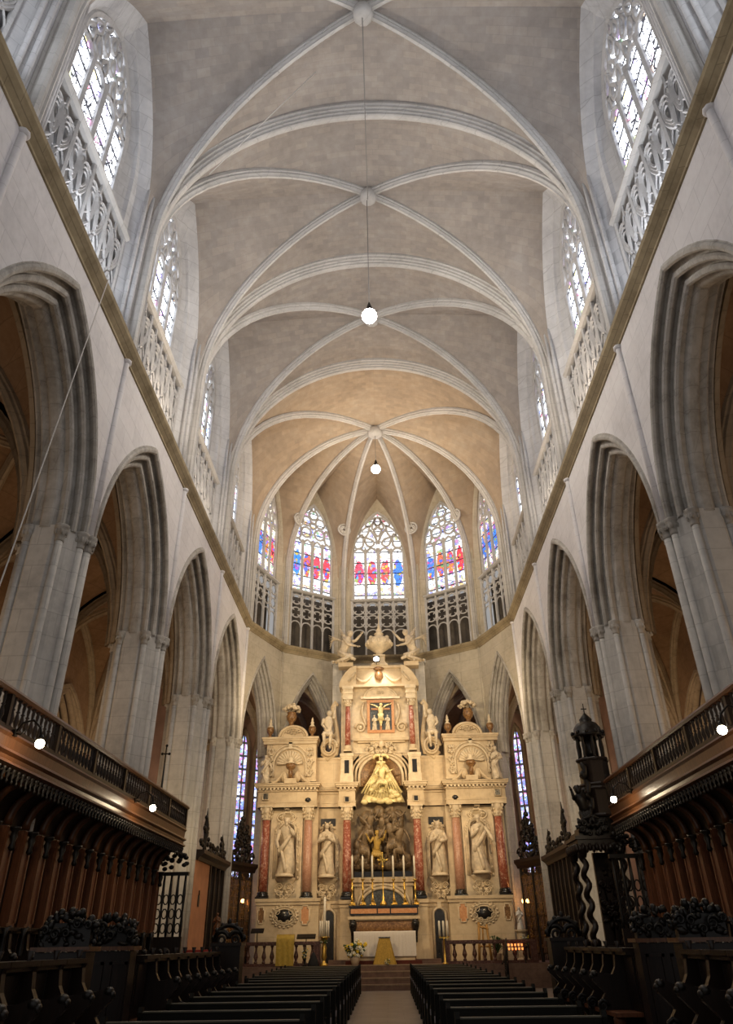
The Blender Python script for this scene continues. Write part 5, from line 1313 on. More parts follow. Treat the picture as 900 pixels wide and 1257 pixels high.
for sg, nm in ((-1, 'left'), (1, 'right')):
    x_ = hx(427, 815, 36.0)
    t = thing('angel_statue', 'winged stone angel kneeling on the %s side of the altarpiece top' % nm, 'statue', (CX+sg*(x_+.1), 36.12, zt+.004), 0, 'angels on top of the altarpiece')
    b = MB(); b.box(-.38, .38, -.3, .3, 0, .22); b.tube([(0, -.1, .2), (sg*.3, -.15, .34), (sg*.55, -.1, .28)], [.12, .1, .06], 6); b.build('cloud_base', M['cream'], t)
    b = MB(Matrix.Translation((0, 0, .25)) @ Matrix.Diagonal((-sg, 1, 1, 1))); limbed(b, dict(hip=(-.15, 0, .35), chest=(.02, -.04, .78), head=(.16, -.08, 1.10), er=(.36, -.12, .82), hr=(.55, -.12, 1.05), el=(.10, -.28, .62), hl=(.38, -.22, .58), kr=(.22, -.22, .22), fr=(-.10, -.1, .03), kl=(.10, -.3, .12), fl=(-.45, -.05, .05)), 1.45, 0); b.build('figure', M['statue'], t)
    b = MB(Matrix.Translation((0, 0, .25)) @ Matrix.Diagonal((-sg, 1, 1, 1))); wing(b, (-.05, .15, 1.2), (-.95, .3, 1.7), 1.3); wing(b, (.10, .18, 1.25), (-.35, .35, 2.1), 1.3, 6); b.build('wing', M['statue'], t)
# stoning scene: dark carved group in the central niche
t = thing('sculpture_group', 'brown carved group of struggling figures in the central niche', 'sculpture', (CX, 35.86, za+.005))
b = MB(); g = random.Random(3)
for k in range(40): b.ell(((g.random()-.5)*2.4, .05+.12*g.random(), .30+.3*g.random()*g.random()), (.3+.1*g.random(), .18, .18+.1*g.random()), 7, 5)
for k in range(40): a = g.random(); b.ell(((g.random()-.5)*(2.5-1.0*a), .22, .8+1.8*a), (.28, .12, .22+.1*g.random()), 7, 5)
b.build('rocky_ground', M['bronze'], t)
POSES = [(-1.05, .25, dict(hip=(0, 0, .85), chest=(.12, -.1, 1.25), head=(.25, -.16, 1.52), er=(.1, -.2, 1.75), hr=(-.2, -.15, 2.02), el=(-.25, -.15, 1.05), hl=(-.1, -.4, .95), kr=(.22, -.25, .5), fr=(.18, -.05, .05), kl=(-.2, -.1, .45), fl=(-.4, 0, .05)), 1.15),
 (-.35, .35, dict(hip=(0, 0, .55), chest=(.05, -.1, .98), head=(.05, -.12, 1.28), er=(.3, -.15, .95), hr=(.42, -.3, 1.25), el=(-.28, -.15, .9), hl=(-.4, -.3, 1.15), kr=(.18, -.35, .35), fr=(.12, .0, .02), kl=(-.18, -.35, .33), fl=(-.15, 0, .02)), 1.1),
 (.55, .55, dict(hip=(0, 0, .85), chest=(-.1, -.1, 1.28), head=(-.2, -.15, 1.55), er=(.2, -.1, 1.55), hr=(.05, -.12, 1.92), el=(-.35, -.2, 1.2), hl=(-.5, -.3, .95), kr=(.2, -.2, .45), fr=(.3, 0, .02), kl=(-.2, -.25, .5), fl=(-.2, -.05, .05)), 1.15),
 (.85, .3, dict(hip=(0, 0, .85), chest=(.1, -.1, 1.26), head=(.02, -.15, 1.54), er=(.38, -.1, 1.35), hr=(.5, -.2, 1.05), el=(-.2, -.2, 1.5), hl=(-.1, -.2, 1.85), kr=(.25, -.1, .45), fr=(.42, 0, .05), kl=(-.15, -.25, .5), fl=(-.1, -.05, .05)), 1.15),
 (-.75, 1.55, dict(hip=(0, 0, .7), chest=(.1, -.1, 1.1), head=(.15, -.15, 1.4), er=(.35, -.1, 1.2), hr=(.55, -.2, 1.45), el=(-.25, -.1, 1.0), hl=(-.45, -.2, 1.2), kr=(.2, -.2, .35), fr=(.3, 0, 0), kl=(-.2, -.2, .35), fl=(-.3, 0, 0)), .95),
 (.75, 1.7, dict(hip=(0, 0, .7), chest=(-.1, -.1, 1.1), head=(-.15, -.15, 1.4), er=(.3, -.1, 1.05), hr=(.5, -.2, 1.2), el=(-.3, -.1, 1.15), hl=(-.5, -.2, 1.0), kr=(.2, -.2, .35), fr=(.3, 0, 0), kl=(-.2, -.2, .35), fl=(-.3, 0, 0)), .95),
 (0, 1.5, dict(hip=(0, 0, .6), chest=(0, -.1, 1.0), head=(0, -.15, 1.28), er=(.3, -.1, 1.05), hr=(.5, -.2, 1.3), el=(-.3, -.1, 1.05), hl=(-.5, -.2, 1.3), kr=(.15, -.25, .3), fr=(.2, 0, 0), kl=(-.15, -.25, .3), fl=(-.2, 0, 0)), .95)]
for i, (x, z, J, s_) in enumerate(POSES):
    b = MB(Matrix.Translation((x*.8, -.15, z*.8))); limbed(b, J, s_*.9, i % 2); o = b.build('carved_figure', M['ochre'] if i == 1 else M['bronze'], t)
# spotlight fixed on top of the upper pediment
x_, z_ = at(462, 812, 35.2)
t = thing('spotlight', 'lit white spotlight in front of the crowning urn', 'lamp', (x_, 35.45, zt))
b = MB(); b.lathe([(.02, 0), (.02, .16)], (0, .12, 0), 6); b.box(-.16, .16, 0, .22, .14, .42); b.build('housing', M['iron'], t)
b = MB(); b.ell((0, -.01, .24), (.15, .05, .11), 12, 8); b.build('lens', M['spot'], t)
# ================================================================== sanctuary furnishings
FZ = .79
def flowers(mb_leaf, mb_w, mb_y, c, r, h, n, seed):
    g = random.Random(seed)
    for i in range(n):
        a = g.random()*6.283; q = math.sqrt(g.random()); z = g.random()
        p = (c[0]+r*q*C(a)*(.55+.6*z), c[1]+r*q*S(a)*(.55+.6*z), c[2]+h*z*(1-.35*q))
        mb_leaf.ell(p, (.055*r/.3, .04*r/.3, .02*r/.3), 5, 4, Matrix.Rotation(a, 3, 'Z') @ Matrix.Rotation(g.random()*2-1, 3, 'Y'))
        if i % 3 == 0: mb_leaf.tube([c, ((c[0]+p[0])/2, (c[1]+p[1])/2, p[2]*.5+c[2]*.5+.03), p], .008*r/.3, 4)
        if i % 2 == 0:
            mb = mb_w if g.random() < .55 else mb_y
            o = (p[0]+r*.10*C(a), p[1]+r*.10*S(a)-.01, p[2]+.03)
            for k in range(5): t = k*1.2566; mb.ell((o[0]+.024*r/.3*C(t), o[1]-.01, o[2]+.024*r/.3*S(t)), (.024*r/.3, .014*r/.3, .024*r/.3), 5, 4)
def arrangement(name, label, cat, loc, r, h, n, seed, pot=None, group=None):
    t = thing(name, label, cat, loc, 0, group)
    z0 = 0
    if pot == 'pot':
        b = MB(); b.lathe([(.10, 0), (.13, .02), (.20, .2), (.21, .30), (.18, .31), (.17, .26)], (0, 0, 0), 16); b.build('pot', M['pot'], t); z0 = .27
    l_, w_, y_ = MB(), MB(), MB(); flowers(l_, w_, y_, (0, 0, z0), r, h, n, seed)
    l_.build('foliage', M['leaf'], t); w_.build('white_blossoms', M['white'], t); y_.build('yellow_blossoms', M['yellow'], t); return t
# the carved high altar against the altarpiece
YA = 34.95
ax0_, ax1_ = at(427, 1126, YA)[0], at(516, 1126, YA)[0]; acx = (ax0_+ax1_)/2
z_gt, z_gb, z_mt, z_mb, z_tb = [at(470, p, YA)[1] for p in (1111.5, 1123, 1124.5, 1130, 1143)]
t = thing('high_altar', 'carved marble high altar with orange marble shelf against the altarpiece', 'altar', (acx, 35.25, FZ+.162))
I2 = Matrix.Translation((-acx, -35.25, -FZ-.162)); hw = (ax1_-ax0_)/2
b = MB(I2); b.box(acx-hw, acx+hw, YA-.02, 35.26, z_mb+.05, z_mt); b.box(acx-hw+.08, acx+hw-.08, YA+.05, 35.26, z_mb, z_mb+.05); b.build('mensa', M['cream'], t)
b = MB(I2); b.box(acx-hw*.95, acx+hw*.95, YA+.10, 35.26, z_gb, z_gt-.06); gb = b.build('gradine', M['blackmarble'], t)
for (f0, f1) in ((-.92, -.2), (-.165, .165), (.2, .92)):
    b = MB(I2); b.box(acx+hw*f0, acx+hw*f1, YA+.07, YA+.12, z_gb+.06, z_gt-.11); b.build('orange_panel', M['orangemarble'], gb)
b = MB(I2); b.box(acx-hw*.98, acx+hw*.98, YA+.03, 35.26, z_gt-.06, z_gt); b.build('gradine_top', M['blackmarble'], gb)
b = MB(I2); b.grid([[(acx+s_*hw*k, YA+.12+d, z) for s_ in (-1, 1)] for k, d, z in ((.86, 0, z_mb), (.84, -.04, z_mb-.1), (.80, .0, z_tb), (.74, .12, z_tb-.35), (.82, .05, FZ+.25), (.86, 0, FZ+.162))], True)
b.box(acx-hw*.74, acx+hw*.74, YA+.14, 35.26, FZ+.162, z_mb); b.build('tomb_front', M['brownmarble'], t)
for s_ in (-1, 1):
    b = MB(I2); c = acx+s_*hw*.86
    b.tube([(c, YA+.12, z_mb), (c, YA+.02, z_mb-.10), (c, YA+.02, z_mb-.25), (c, YA+.14, z_mb-.42), (c, YA+.2, z_mb-.8)], [.14, .17, .15, .10, .08], 8); b.ell((c, YA-.08, z_mb-.14), (.12, .1, .12), 8, 6); b.build('black_console', M['blackmarble'], t)
# predella steps beside it
b = MB(); b.box(-2.45, 2.2, 34.75, 35.27, FZ, FZ+.16); o = b.build('trim_400', M['step']); o['kind'] = 'structure'
# candlesticks, candles and cross on the gradine
zt_ = z_gt; names = ['first', 'second', 'third', 'fourth', 'fifth', 'sixth']
def cstick_parts(t, h):
    b = MB(); 
    for k in range(3): a = PI/2+k*2*PI/3; b.ell((.12*C(a), .12*S(a), .03), (.05, .05, .03), 6, 4)
    b.lathe([(.15, .03), (.13, .10), (.06, .2), (.05, .24)], (0, 0, 0), 3, False); b.lathe([(.09, .16), (.035, .24), (.06, .28), (.03, .33), (.028, h*.55), (.055, h*.60), (.03, h*.65), (.045, h*.80), (.028, h*.86), (.028, h*.92), (.085, h*.98), (.09, h)], (0, 0, 0), 10)
    b.build('stem', M['gold'], t)
first = None
for i, px in enumerate((432.5, 445.5, 457.5, 483.5, 496.8, 510)):
    Yc = 35.12; x = at(px, 1095, Yc)[0]; zb_ = zt_+.002; h = at(px, 1079, Yc)[1]-zb_; ztop = at(px, 1050.5, Yc)[1]
    lab = 'tall gold candlestick on the high altar, %s from the left' % names[i]
    if first is None: t = thing('candlestick', lab, 'candlestick', (x, Yc, zb_), 0, 'candlesticks on the high altar'); cstick_parts(t, h); first = t; h0 = h
    else: t = dup(first, (x, Yc, zb_), None, lab, None, (1, 1, h/h0))
    c = MB(); c.lathe([(.042, 0), (.042, ztop-zb_-h-.03), (.012, ztop-zb_-h), (.006, ztop-zb_-h+.04)], (0, 0, 0), 8)
    co = c.build('altar_candle', M['candle']); co.location = (x, Yc, zb_+h+.002)
    tag(co, 'white candle in the %s gold candlestick from the left on the high altar' % names[i], 'candle', 'candles on the high altar')
x = at(470.5, 1095, 35.12)[0]; zc_ = at(470.5, 1057, 35.12)[1]
t = thing('altar_cross', 'gold altar cross on a tall stem between the six candlesticks', 'cross', (x, 35.12, zt_+.002))
b = MB(); b.lathe([(.16, 0), (.14, .08), (.05, .2), (.06, .3), (.025, .38), (.025, zc_-zt_-.3), (.06, zc_-zt_-.22), (.03, zc_-zt_-.15)], (0, 0, 0), 10); b.build('stem', M['gold'], t)
b = MB(); hc = zc_-zt_; b.box(-.025, .025, -.02, .02, hc-.2, hc+.32); b.box(-.2, .2, -.02, .02, hc+.02, hc+.07)
for k in range(8): a = k*PI/4; b.tube([(0, 0, hc+.045), (.17*C(a), 0, hc+.045+.17*S(a))], [.02, .006], 4)
for p in ((-.2, .045), (.2, .045), (0, .32)): b.ell((p[0], 0, hc+p[1]), (.045, .025, .045), 6, 5)
b.build('cross', M['gold'], t)
# free-standing altar under a white cloth, on a red carpet
Yf = 34.05; fx0_, fx1_ = at(434.5, 1160, Yf)[0], at(511, 1160, Yf)[0]; ztp = at(470, 1143, Yf)[1]; zbt = at(470, 1174, Yf)[1]
b = MB(); b.box(at(424, 1178, 33.8)[0], at(518.5, 1178, 33.8)[0], 33.92, 34.68, FZ+.001, FZ+.14); tag(b.build('carpet', M['carpet']), 'dark red carpeted platform under the white altar', 'carpet')
t = thing('altar_table', 'plain altar table hidden beneath the white cloth', 'altar', ((fx0_+fx1_)/2, 34.3, FZ+.142))
b = MB(); hw = (fx1_-fx0_)/2; H = ztp-FZ-.142; b.box(-hw+.06, hw-.06, -.18, .22, 0, H-.11); b.box(-hw+.03, hw-.03, -.21, .24, H-.10, H-.02); b.build('body', M['cream'], t)
b = MB(); n = 60
def edge(u, z): return .012*S(u*9+z*2)*(1-(z-zbt)/(ztp-zbt))+.006*S(u*23)
b.grid([[(fx0_+(fx1_-fx0_)*i/n, Yf+.02+edge(i*.18, z)-(.02 if z < ztp-.02 else 0), z) for i in range(n+1)] for z in (zbt, zbt+.35, zbt+.7, ztp-.04, ztp)]+[[(fx0_+(fx1_-fx0_)*i/n, 34.56, ztp) for i in range(n+1)], [(fx0_+(fx1_-fx0_)*i/n, 34.57, zbt) for i in range(n+1)]], True)
for xe in (fx0_, fx1_): b.grid([[(xe, Yf+.02, z), (xe, 34.56, z)] for z in (zbt, ztp)], False)
tag(b.build('altar_cloth', M['linen']), 'white linen cloth covering the front altar down to the carpet', 'cloth')
# pedestal under a pleated gold cloth
Yp2 = 33.68; pcx = (at(466, 1152, Yp2)[0]+at(479, 1152, Yp2)[0])/2+.0; zt2 = at(472, 1151, Yp2)[1]
t = thing('draped_stand', 'small stand under a flared pleated gold cloth before the altar', 'stand', (pcx-.02, Yp2, FZ+.002))
b = MB(); rows = []
for k in range(9):
    f = k/8; w = .45-.235*f; row = []
    for j in range(72):
        a = 2*PI*j/72; c_, s_ = C(a), S(a); m = max(abs(c_), abs(s_)); q = (1/m*.75+.25)*w*(1+.06*(1-f)*S(a*20)+.02*S(a*33))
        row.append((q*c_, q*s_*.36, (zt2-FZ)*f))
    rows.append(row)
b.grid(rows, True, True); b.build('gold_cloth', M['goldcloth'], t)
b = MB(); b.box(-.24, .24, -.11, .11, zt2-FZ-.01, zt2-FZ+.025); b.build('top_plate', M['slate'], t)
arrangement('flower_arrangement', 'small white flower posy at the foot of the gold draped stand', 'flowers', (pcx+.08, 33.36, FZ+.005), .12, .24, 50, 4)
arrangement('flower_pot', 'large yellow and white bouquet in a cream pot left of the altar', 'flowers', (at(436, 1175, 33.6)[0], 33.6, FZ+.005), .40, .62, 190, 5, 'pot')
# paschal candle
xp = at(398, 1160, 33.15)[0]; zp = at(398, 1150, 33.15)[1]; zq = at(398, 1101, 33.15)[1]
t = thing('paschal_stand', 'gold stand with a wreath of flowers carrying the tall candle', 'candlestick', (xp, 33.18, FZ+.002)); H = zp-FZ
b = MB(); b.lathe([(.17, 0), (.17, .05), (.08, .1), (.07, .2), (.11, .3), (.08, .42), (.10, .6), (.07, .7), (.14, H-.04), (.22, H-.02), (.22, H)], (0, 0, 0), 12); b.build('stem', M['gold'], t)
l_, w_, y_ = MB(), MB(), MB(); flowers(l_, w_, y_, (0, 0, H-.24), .20, .17, 60, 8); l_.build('foliage', M['leaf'], t); w_.build('blossoms', M['white'], t)
b = MB(); b.lathe([(.05, 0), (.05, zq-zp-.03), (.01, zq-zp)], (0, 0, 0), 10); o = b.build('paschal_candle', M['candle']); o.location = (xp, 33.18, zp+.004); tag(o, 'very tall white candle standing in the gold flower-wreathed stand', 'candle')
for i, dx in enumerate((-.17, -.09, .09, .17)):
    b = MB(); z2 = at(395, 1131, 33.15)[1]; b.lathe([(.034, 0), (.034, z2-zp), (.006, z2-zp+.02)], (0, 0, 0), 8); o = b.build('candle', M['candle']); o.location = (xp+dx, 33.12, zp+.004)
    tag(o, 'short white candle around the tall candle, %s from the left' % ORD[i], 'candle', 'short candles on the left stand')
# three candles on a gold stand at the right
xr = at(545.5, 1160, 33.15)[0]; z1 = at(545, 1149.5, 33.15)[1]; z2 = at(545, 1131, 33.15)[1]
t = thing('candle_stand', 'slim gold stand with three white candles beside the right balustrade', 'candlestick', (xr, 33.12, FZ+.002)); H = z1-FZ
b = MB(); b.lathe([(.12, 0), (.11, .04), (.04, .08), (.05, .3), (.03, .36), (.03, H-.1), (.05, H-.06)], (0, 0, 0), 10); b.box(-.19, .19, -.02, .02, H-.06, H-.03); b.build('stem', M['gold'], t)
b = MB()
for dx in (-.16, 0, .16): b.lathe([(.03, H-.03), (.06, H)], (dx, 0, 0), 8)
b.build('cups', M['gold'], t)
for i, dx in enumerate((-.16, 0, .16)):
    b = MB(); b.lathe([(.042, 0), (.042, z2-z1), (.006, z2-z1+.03)], (0, 0, 0), 8); o = b.build('candle', M['candle']); o.location = (xr+dx, 33.12, z1+.004)
    tag(o, 'thick white candle on the right gold stand, %s of three from the left' % ORD[i], 'candle', 'candles on the right stand')
# communion balustrades of red marble
def balustrade(name_l, x0, x1, y, zt, posts, bpx):
    t = thing('balustrade', name_l, 'balustrade', ((x0+x1)/2, y, FZ+.002), 0); I = Matrix.Translation((-(x0+x1)/2, -y, -FZ))
    b = MB(I); b.box(x0, x1, y-.16, y+.16, zt-.09, zt); b.box(x0, x1, y-.13, y+.13, zt-.13, zt-.09); b.build('handrail', M['balmarble'], t)
    b = MB(I); b.box(x0, x1, y-.14, y+.14, FZ, FZ+.10); b.build('plinth', M['balmarble'], t)
    for p in posts:
        b = MB(I); b.box(p-.13, p+.13, y-.15, y+.15, FZ+.1, zt-.13); b.box(p-.10, p+.10, y-.17, y-.15, FZ+.2, zt-.22); b.build('post', M['balmarble'], t)
    b0 = MB(); H = zt-.13-FZ-.1; b0.lathe([(.07, 0), (.07, .05), (.045, .08), (.05, .12), (.095, H*.36), (.085, H*.46), (.035, H*.74), (.045, H*.80), (.035, H*.86), (.07, H*.94), (.07, H)], (0, 0, 0), 12); o0 = None
    for x in bpx:
        if o0 is None: o0 = b0.build('baluster', M['balmarble'], t); q = o0
        else: q = o0.copy(); col.objects.link(q); q.parent = t
        q.location = (x-(x0+x1)/2, 0, .10)
ztb = at(450, 1154.5, 33.35)[1]
xl0, xl1 = -6.0, at(393, 1170, 33.35)[0]; balustrade('red marble communion balustrade left of the altar steps', xl0, xl1, 33.4, ztb, (xl0+.14, xl1-.13), [xl0+.45+.32*i for i in range(9) if xl0+.45+.32*i < xl1-.3])
xr0, xr1 = at(544, 1170, 33.35)[0], 5.9; balustrade('red marble communion balustrade right of the altar steps', xr0, xr1, 33.4, ztb-.04, (xr0+.14, xr1-.14), [xr0+.46+.395*i for i in range(9) if xr0+.46+.395*i < xr1-.3])
# ambo with gold cloth, music stands, bag
Yb = 33.12; x0, x1 = at(339, 1168, Yb)[0], at(361, 1168, Yb)[0]; zt3 = at(350, 1147, Yb)[1]
t = thing('lectern', 'lectern draped with a long yellow gold cloth left of the steps', 'lectern', ((x0+x1)/2, Yb, FZ+.002)); hw = (x1-x0)/2; H = zt3-FZ
b = MB(); b.box(-.05, .05, 0.02, .08, .03, H-.12); b.box(-.2, .2, -.06, .1, 0, .03); b.build('post', M['wood'], t)
b = MB(); n = 24
prof = [(-.07, .02), (-.085, .2), (-.075, .5), (-.085, .8), (-.08, H-.16), (-.07, H-.13), (.07, H), (.09, H-.3)]
b.grid([[(-hw+2*hw*i/n, y+.010*S(i*.9+z*3)*(1 if z < H-.14 else 0), z) for i in range(n+1)] for y, z in prof], True); b.build('gold_cloth', M['goldcloth'] if False else plain('yellow_gold_cloth', (.50, .34, .05), .7, 0, .15, 12), t)
def stand(px, pt, label, w, d):
    x, z = at(px, pt, 33.75); t = thing('music_stand', label, 'stand', (x, 33.78, FZ+.002), 0); H = z-FZ
    b = MB(); b.lathe([(.018, .05), (.018, H-.05)], (0, 0, 0), 6)
    for k in range(3): a = k*2.094; b.tube([(0, 0, .12), (.2*C(a), .2*S(a), .0)], .014, 5)
    b.build('tripod', M['iron'], t)
    b = MB(); b.grid([[(s_*w, y, z) for s_ in (-1, 1)] for y, z in ((-d, H-.08), (-d, H-.10), (-d*.9, H-.11), (d, H+.05), (d, H+.07), (-d, H-.07))], False); b.build('desk', M['iron'], t)
stand(316, 1142, 'black music stand behind the left balustrade, near the iron gate', .26, .12)
stand(376, 1149, 'low black stand behind the left balustrade, beside the gold lectern', .38, .14)
arrangement('flower_arrangement', 'white and yellow flowers hanging by the left balustrade, beside the lectern', 'flowers', (at(374, 1175, 33.1)[0], 33.07, FZ+.255), .13, .42, 60, 12)
xk = at(374, 1180, 33.1)[0]; t = thing('flower_stand', 'slim dark stand under the flowers beside the lectern', 'stand', (xk, 33.10, FZ+.002)); b = MB(); b.lathe([(.09, 0), (.11, .02), (.03, .05), (.03, .2), (.09, .245)], (0, 0, 0), 10); b.build('stem', M['iron'], t)
xk = at(388.5, 1180, 33.1)[0]
b = MB(); b.lathe([(.30, 0), (.31, .06), (.24, .22), (.12, .42), (.05, .50), (.02, .52)], (0, 0, 0), 12); o = b.build('black_bag', M['black']); o.location = (xk-.12, 33.10, FZ+.002); o.scale = (.72, .32, .9); tag(o, 'black cloth bundle on the platform beside the gold candle stand', 'bag')
# wooden easel, plant and Virgin at the right
x0, x1 = at(588, 1150, 34.2)[0], at(599, 1150, 34.2)[0]; zt4 = at(590, 1132, 34.2)[1]
t = thing('easel', 'yellow wooden easel behind the right balustrade', 'easel', ((x0+x1)/2, 34.2, FZ+.002)); hw = (x1-x0)/2; H = zt4-FZ
ww = wood('yellow_wood', (.50, .27, .07), .5)
b = MB(); b.tube([(-hw-.06, -.08, 0), (-hw+.04, 0, H)], .05, 4); b.tube([(hw+.08, -.08, 0), (hw-.02, 0, H*.94)], .05, 4); b.tube([(0, .35, 0), (0, .02, H*.9)], .035, 4); b.build('legs', ww, t)
b = MB(); b.tube([(-hw, -.02, H*.9), (hw+.05, -.02, H*.82)], .035, 4); b.tube([(-hw-.03, -.06, H*.4), (hw+.05, -.06, H*.4)], .03, 4); b.build('cross_bars', ww, t)
xk = at(609, 1148, 34.4)[0]
t = thing('potted_plant', 'leafy green potted plant behind the right balustrade', 'plant', (xk, 34.5, FZ+.002)); b = MB(); b.lathe([(.14, 0), (.18, .3), (.2, .32)], (0, 0, 0), 12); b.build('pot', M['pot'], t)
b = MB(); g = random.Random(2)
for k in range(46): a = g.random()*6.28; r = .1+.3*g.random(); z = .45+.5*g.random(); b.tube([(0, 0, .3), (r*.5*C(a), r*.5*S(a), z), (r*1.2*C(a), r*1.2*S(a), z-.05)], [.008, .03, .004], 5, False, True, .4)
b.build('foliage', M['leaf'], t)
xv = at(638, 1127, 34.2)[0]; zv0, zv1 = at(638, 1141, 34.2)[1], at(638, 1113, 34.2)[1]
t = thing('statue_pedestal', 'pale pedestal carrying the white statue, right of the altarpiece', 'pedestal', (xv, 34.2, FZ+.002)); b = MB(); H = zv0-FZ
b.lathe([(.30, 0), (.30, .1), (.2, .16), (.18, H-.14), (.26, H-.06), (.26, H-.004)], (0, 0, 0), 8, False); b.build('column', M['cream'], t)
t = thing('virgin_statue', 'white veiled statue with joined hands on a pedestal', 'statue', (xv, 34.2, zv0)); b = MB(); robed(b, zv1-zv0-.02, 4, .01, A_pray, veil=1); b.build('figure', M['virgin'], t)
arrangement('flower_arrangement', 'white and yellow flowers at the feet of the white veiled statue', 'flowers', (xv+.05, 33.74, FZ+.555), .15, .45, 70, 17)
t = thing('flower_stand', 'dark iron stand under the flowers of the white statue', 'stand', (xv+.05, 33.74, FZ+.002)); b = MB(); b.lathe([(.12, 0), (.14, .02), (.03, .05), (.03, .48), (.12, .545)], (0, 0, 0), 10); b.build('stem', M['iron'], t)
# votive lights
xv0 = at(622, 1160, 33.05)[0]
t = thing('votive_stand', 'iron rack of glowing orange votive lights by the right balustrade', 'candle rack', (xv0+.35, 33.1, FZ+.002))
b = MB()
for k in range(2):
    b.box(-.36, .36, -.05+.06*k, .03+.06*k, .42+.13*k, .435+.13*k)
for x in (-.34, .34): b.box(x-.015, x+.015, -.02, .05, 0, .56)
b.build('rack', M['iron'], t)
for k in range(10):
    x = xv0+.35-.26+.13*(k % 5); z = FZ+.44+.13*(k//5); b = MB(); b.lathe([(.028, 0), (.034, .04), (.034, .08), (.02, .08)], (0, 0, 0), 8); o = b.build('votive_light', M['votive']); o.location = (x, 33.09+.06*(k//5), z)
    tag(o, 'orange glowing votive light, %s row of the rack, %s from the left' % (('lower', 'upper')[k//5], ORD[k % 5]), 'candle', 'votive lights on the rack')
# iron stair railing at the right of the platform
t = thing('iron_railing', 'black scrolled iron railing descending beside the right benches', 'railing', (4.3, 32.0, 0))
b = MB(); b.tube([(.35, .85, 1.62), (.25, .2, 1.58), (-.1, -1.4, .95), (-.25, -1.9, .85)], .03, 6); b.tube([(.35, .85, 1.0), (.25, .2, .95), (-.1, -1.4, .3)], .02, 6); b.build('handrail', M['iron'], t)
b = MB()
for k in range(8):
    f = k/7; x = .33-.45*f; y = .8-2.4*f; z = 1.6-.7*f*(1 if f > .3 else .3); b.tube([(x, y, 0), (x, y, z)], .018, 5); b.tube([(x, y+.12*C(a)*(1-a/12), z*.6+.14*S(a)*(1-a/12)) for a in [.6*j for j in range(14)]], .014, 4)
b.build('scrolled_bars', M['iron'], t)

# ================================================================== side screens and gates
def gate(fr, label, sgn):
    t = thing('iron_gate', label, 'gate', (fr.o.x, fr.o.y, FZ+.002)); I = Matrix.Translation((-fr.o.x, -fr.o.y, -FZ)); w = .98; d = .30; fr = Fr(fr.o.xy+fr.u.xy*(.42*sgn), fr.u.xy, fr.d.xy); zc = 4.25
    b = MB(I)
    for u in (-w, 0, w): 
        q = fr.p(u, d, 0); b.box(q[0]-.06, q[0]+.06, q[1]-.06, q[1]+.06, FZ, zc)
    b.build('frame', M['wood'], t)
    for pnl in (-1, 1):
        b = MB(I)
        for k in range(9):
            u = pnl*(.1+.84*k/9+.03); b.tube([fr.p(u, d, FZ+.06), fr.p(u, d, zc-.05)], .016, 5)
        for z in (FZ+.3, 1.9, 2.4, 3.6, 3.95): b.tube([fr.p(pnl*.06, d, z), fr.p(pnl*.92, d, z)], .022, 5)
        b.build('bars', M['iron'], t)
        b = MB(I); g = random.Random(pnl+4)
        for k in range(7): b.tube([fr.p(pnl*(.14+.12*k), d-.03, FZ+.3), fr.p(pnl*(.14+.12*k), d-.03, 3.95)], .012, 4)
        for z in (FZ+.5, FZ+.9, FZ+1.3, FZ+1.7, FZ+2.1, FZ+2.5, FZ+2.9): b.tube([fr.p(pnl*.1, d-.03, z), fr.p(pnl*.9, d-.03, z)], .012, 4)
        for k in range(26):
            u = pnl*(.12+.76*g.random()); z = FZ+.4+3.0*g.random(); r = .06+.07*g.random()
            b.tube([fr.p(u+r*C(a)*(1-a/11), d-.03, z+r*S(a)*(1-a/11)) for a in [.7*j for j in range(13)]], .014, 4)
        b.build('gilded_grille', M['giltiron'], t)
    b = MB(I); b.grid([[fr.p(u, d+dd, z) for dd, z in ((.25, zc), (-.10, zc), (-.14, zc+.12), (-.24, zc+.22), (-.24, zc+.34), (.25, zc+.34))] for u in (-w-.12, w+.12)], False)
    for u in (-w-.12, w+.12): b.add([fr.p(u, d+dd, z) for dd, z in ((.25, zc), (-.10, zc), (-.14, zc+.12), (-.24, zc+.22), (-.24, zc+.34), (.25, zc+.34))], [(0, 1, 2, 3, 4, 5)])
    b.build('cornice', M['wood'], t)
    b = MB(I); g = random.Random(9)
    for k in range(70):
        f = g.random(); hwid = (1-f)**.8*.8*(1-.35*S(f*9)**2)+.10; u = (g.random()-.5)*2*hwid; z = zc+.36+1.75*f
        q = fr.p(u, d, z); b.ell(q, (.10, .08, .11), 6, 4)
    for sg in (1, -1):
        for (cu, cz, r) in ((.75, .25, .22), (.5, .55, .22), (.32, .95, .2), (.2, 1.4, .15)): b.tube([fr.p(sg*(cu+r*C(a)*(1-a/12)), d-.1, zc+.34+cz+r*S(a)*(1-a/12)) for a in [.6*j for j in range(17)]], .035, 5)
    b.tube([fr.p(0, d, zc+2.0), fr.p(0, d, zc+2.5)], [.06, .02], 6)
    b.build('carved_cresting', M['carved'], t)
gate(apse_fr[0][0], 'black iron gate with gilded scrollwork and tall crest, left of altarpiece', -1)
gate(apse_fr[4][0], 'black iron gate with gilded scrollwork and tall crest, right of altarpiece', 1)
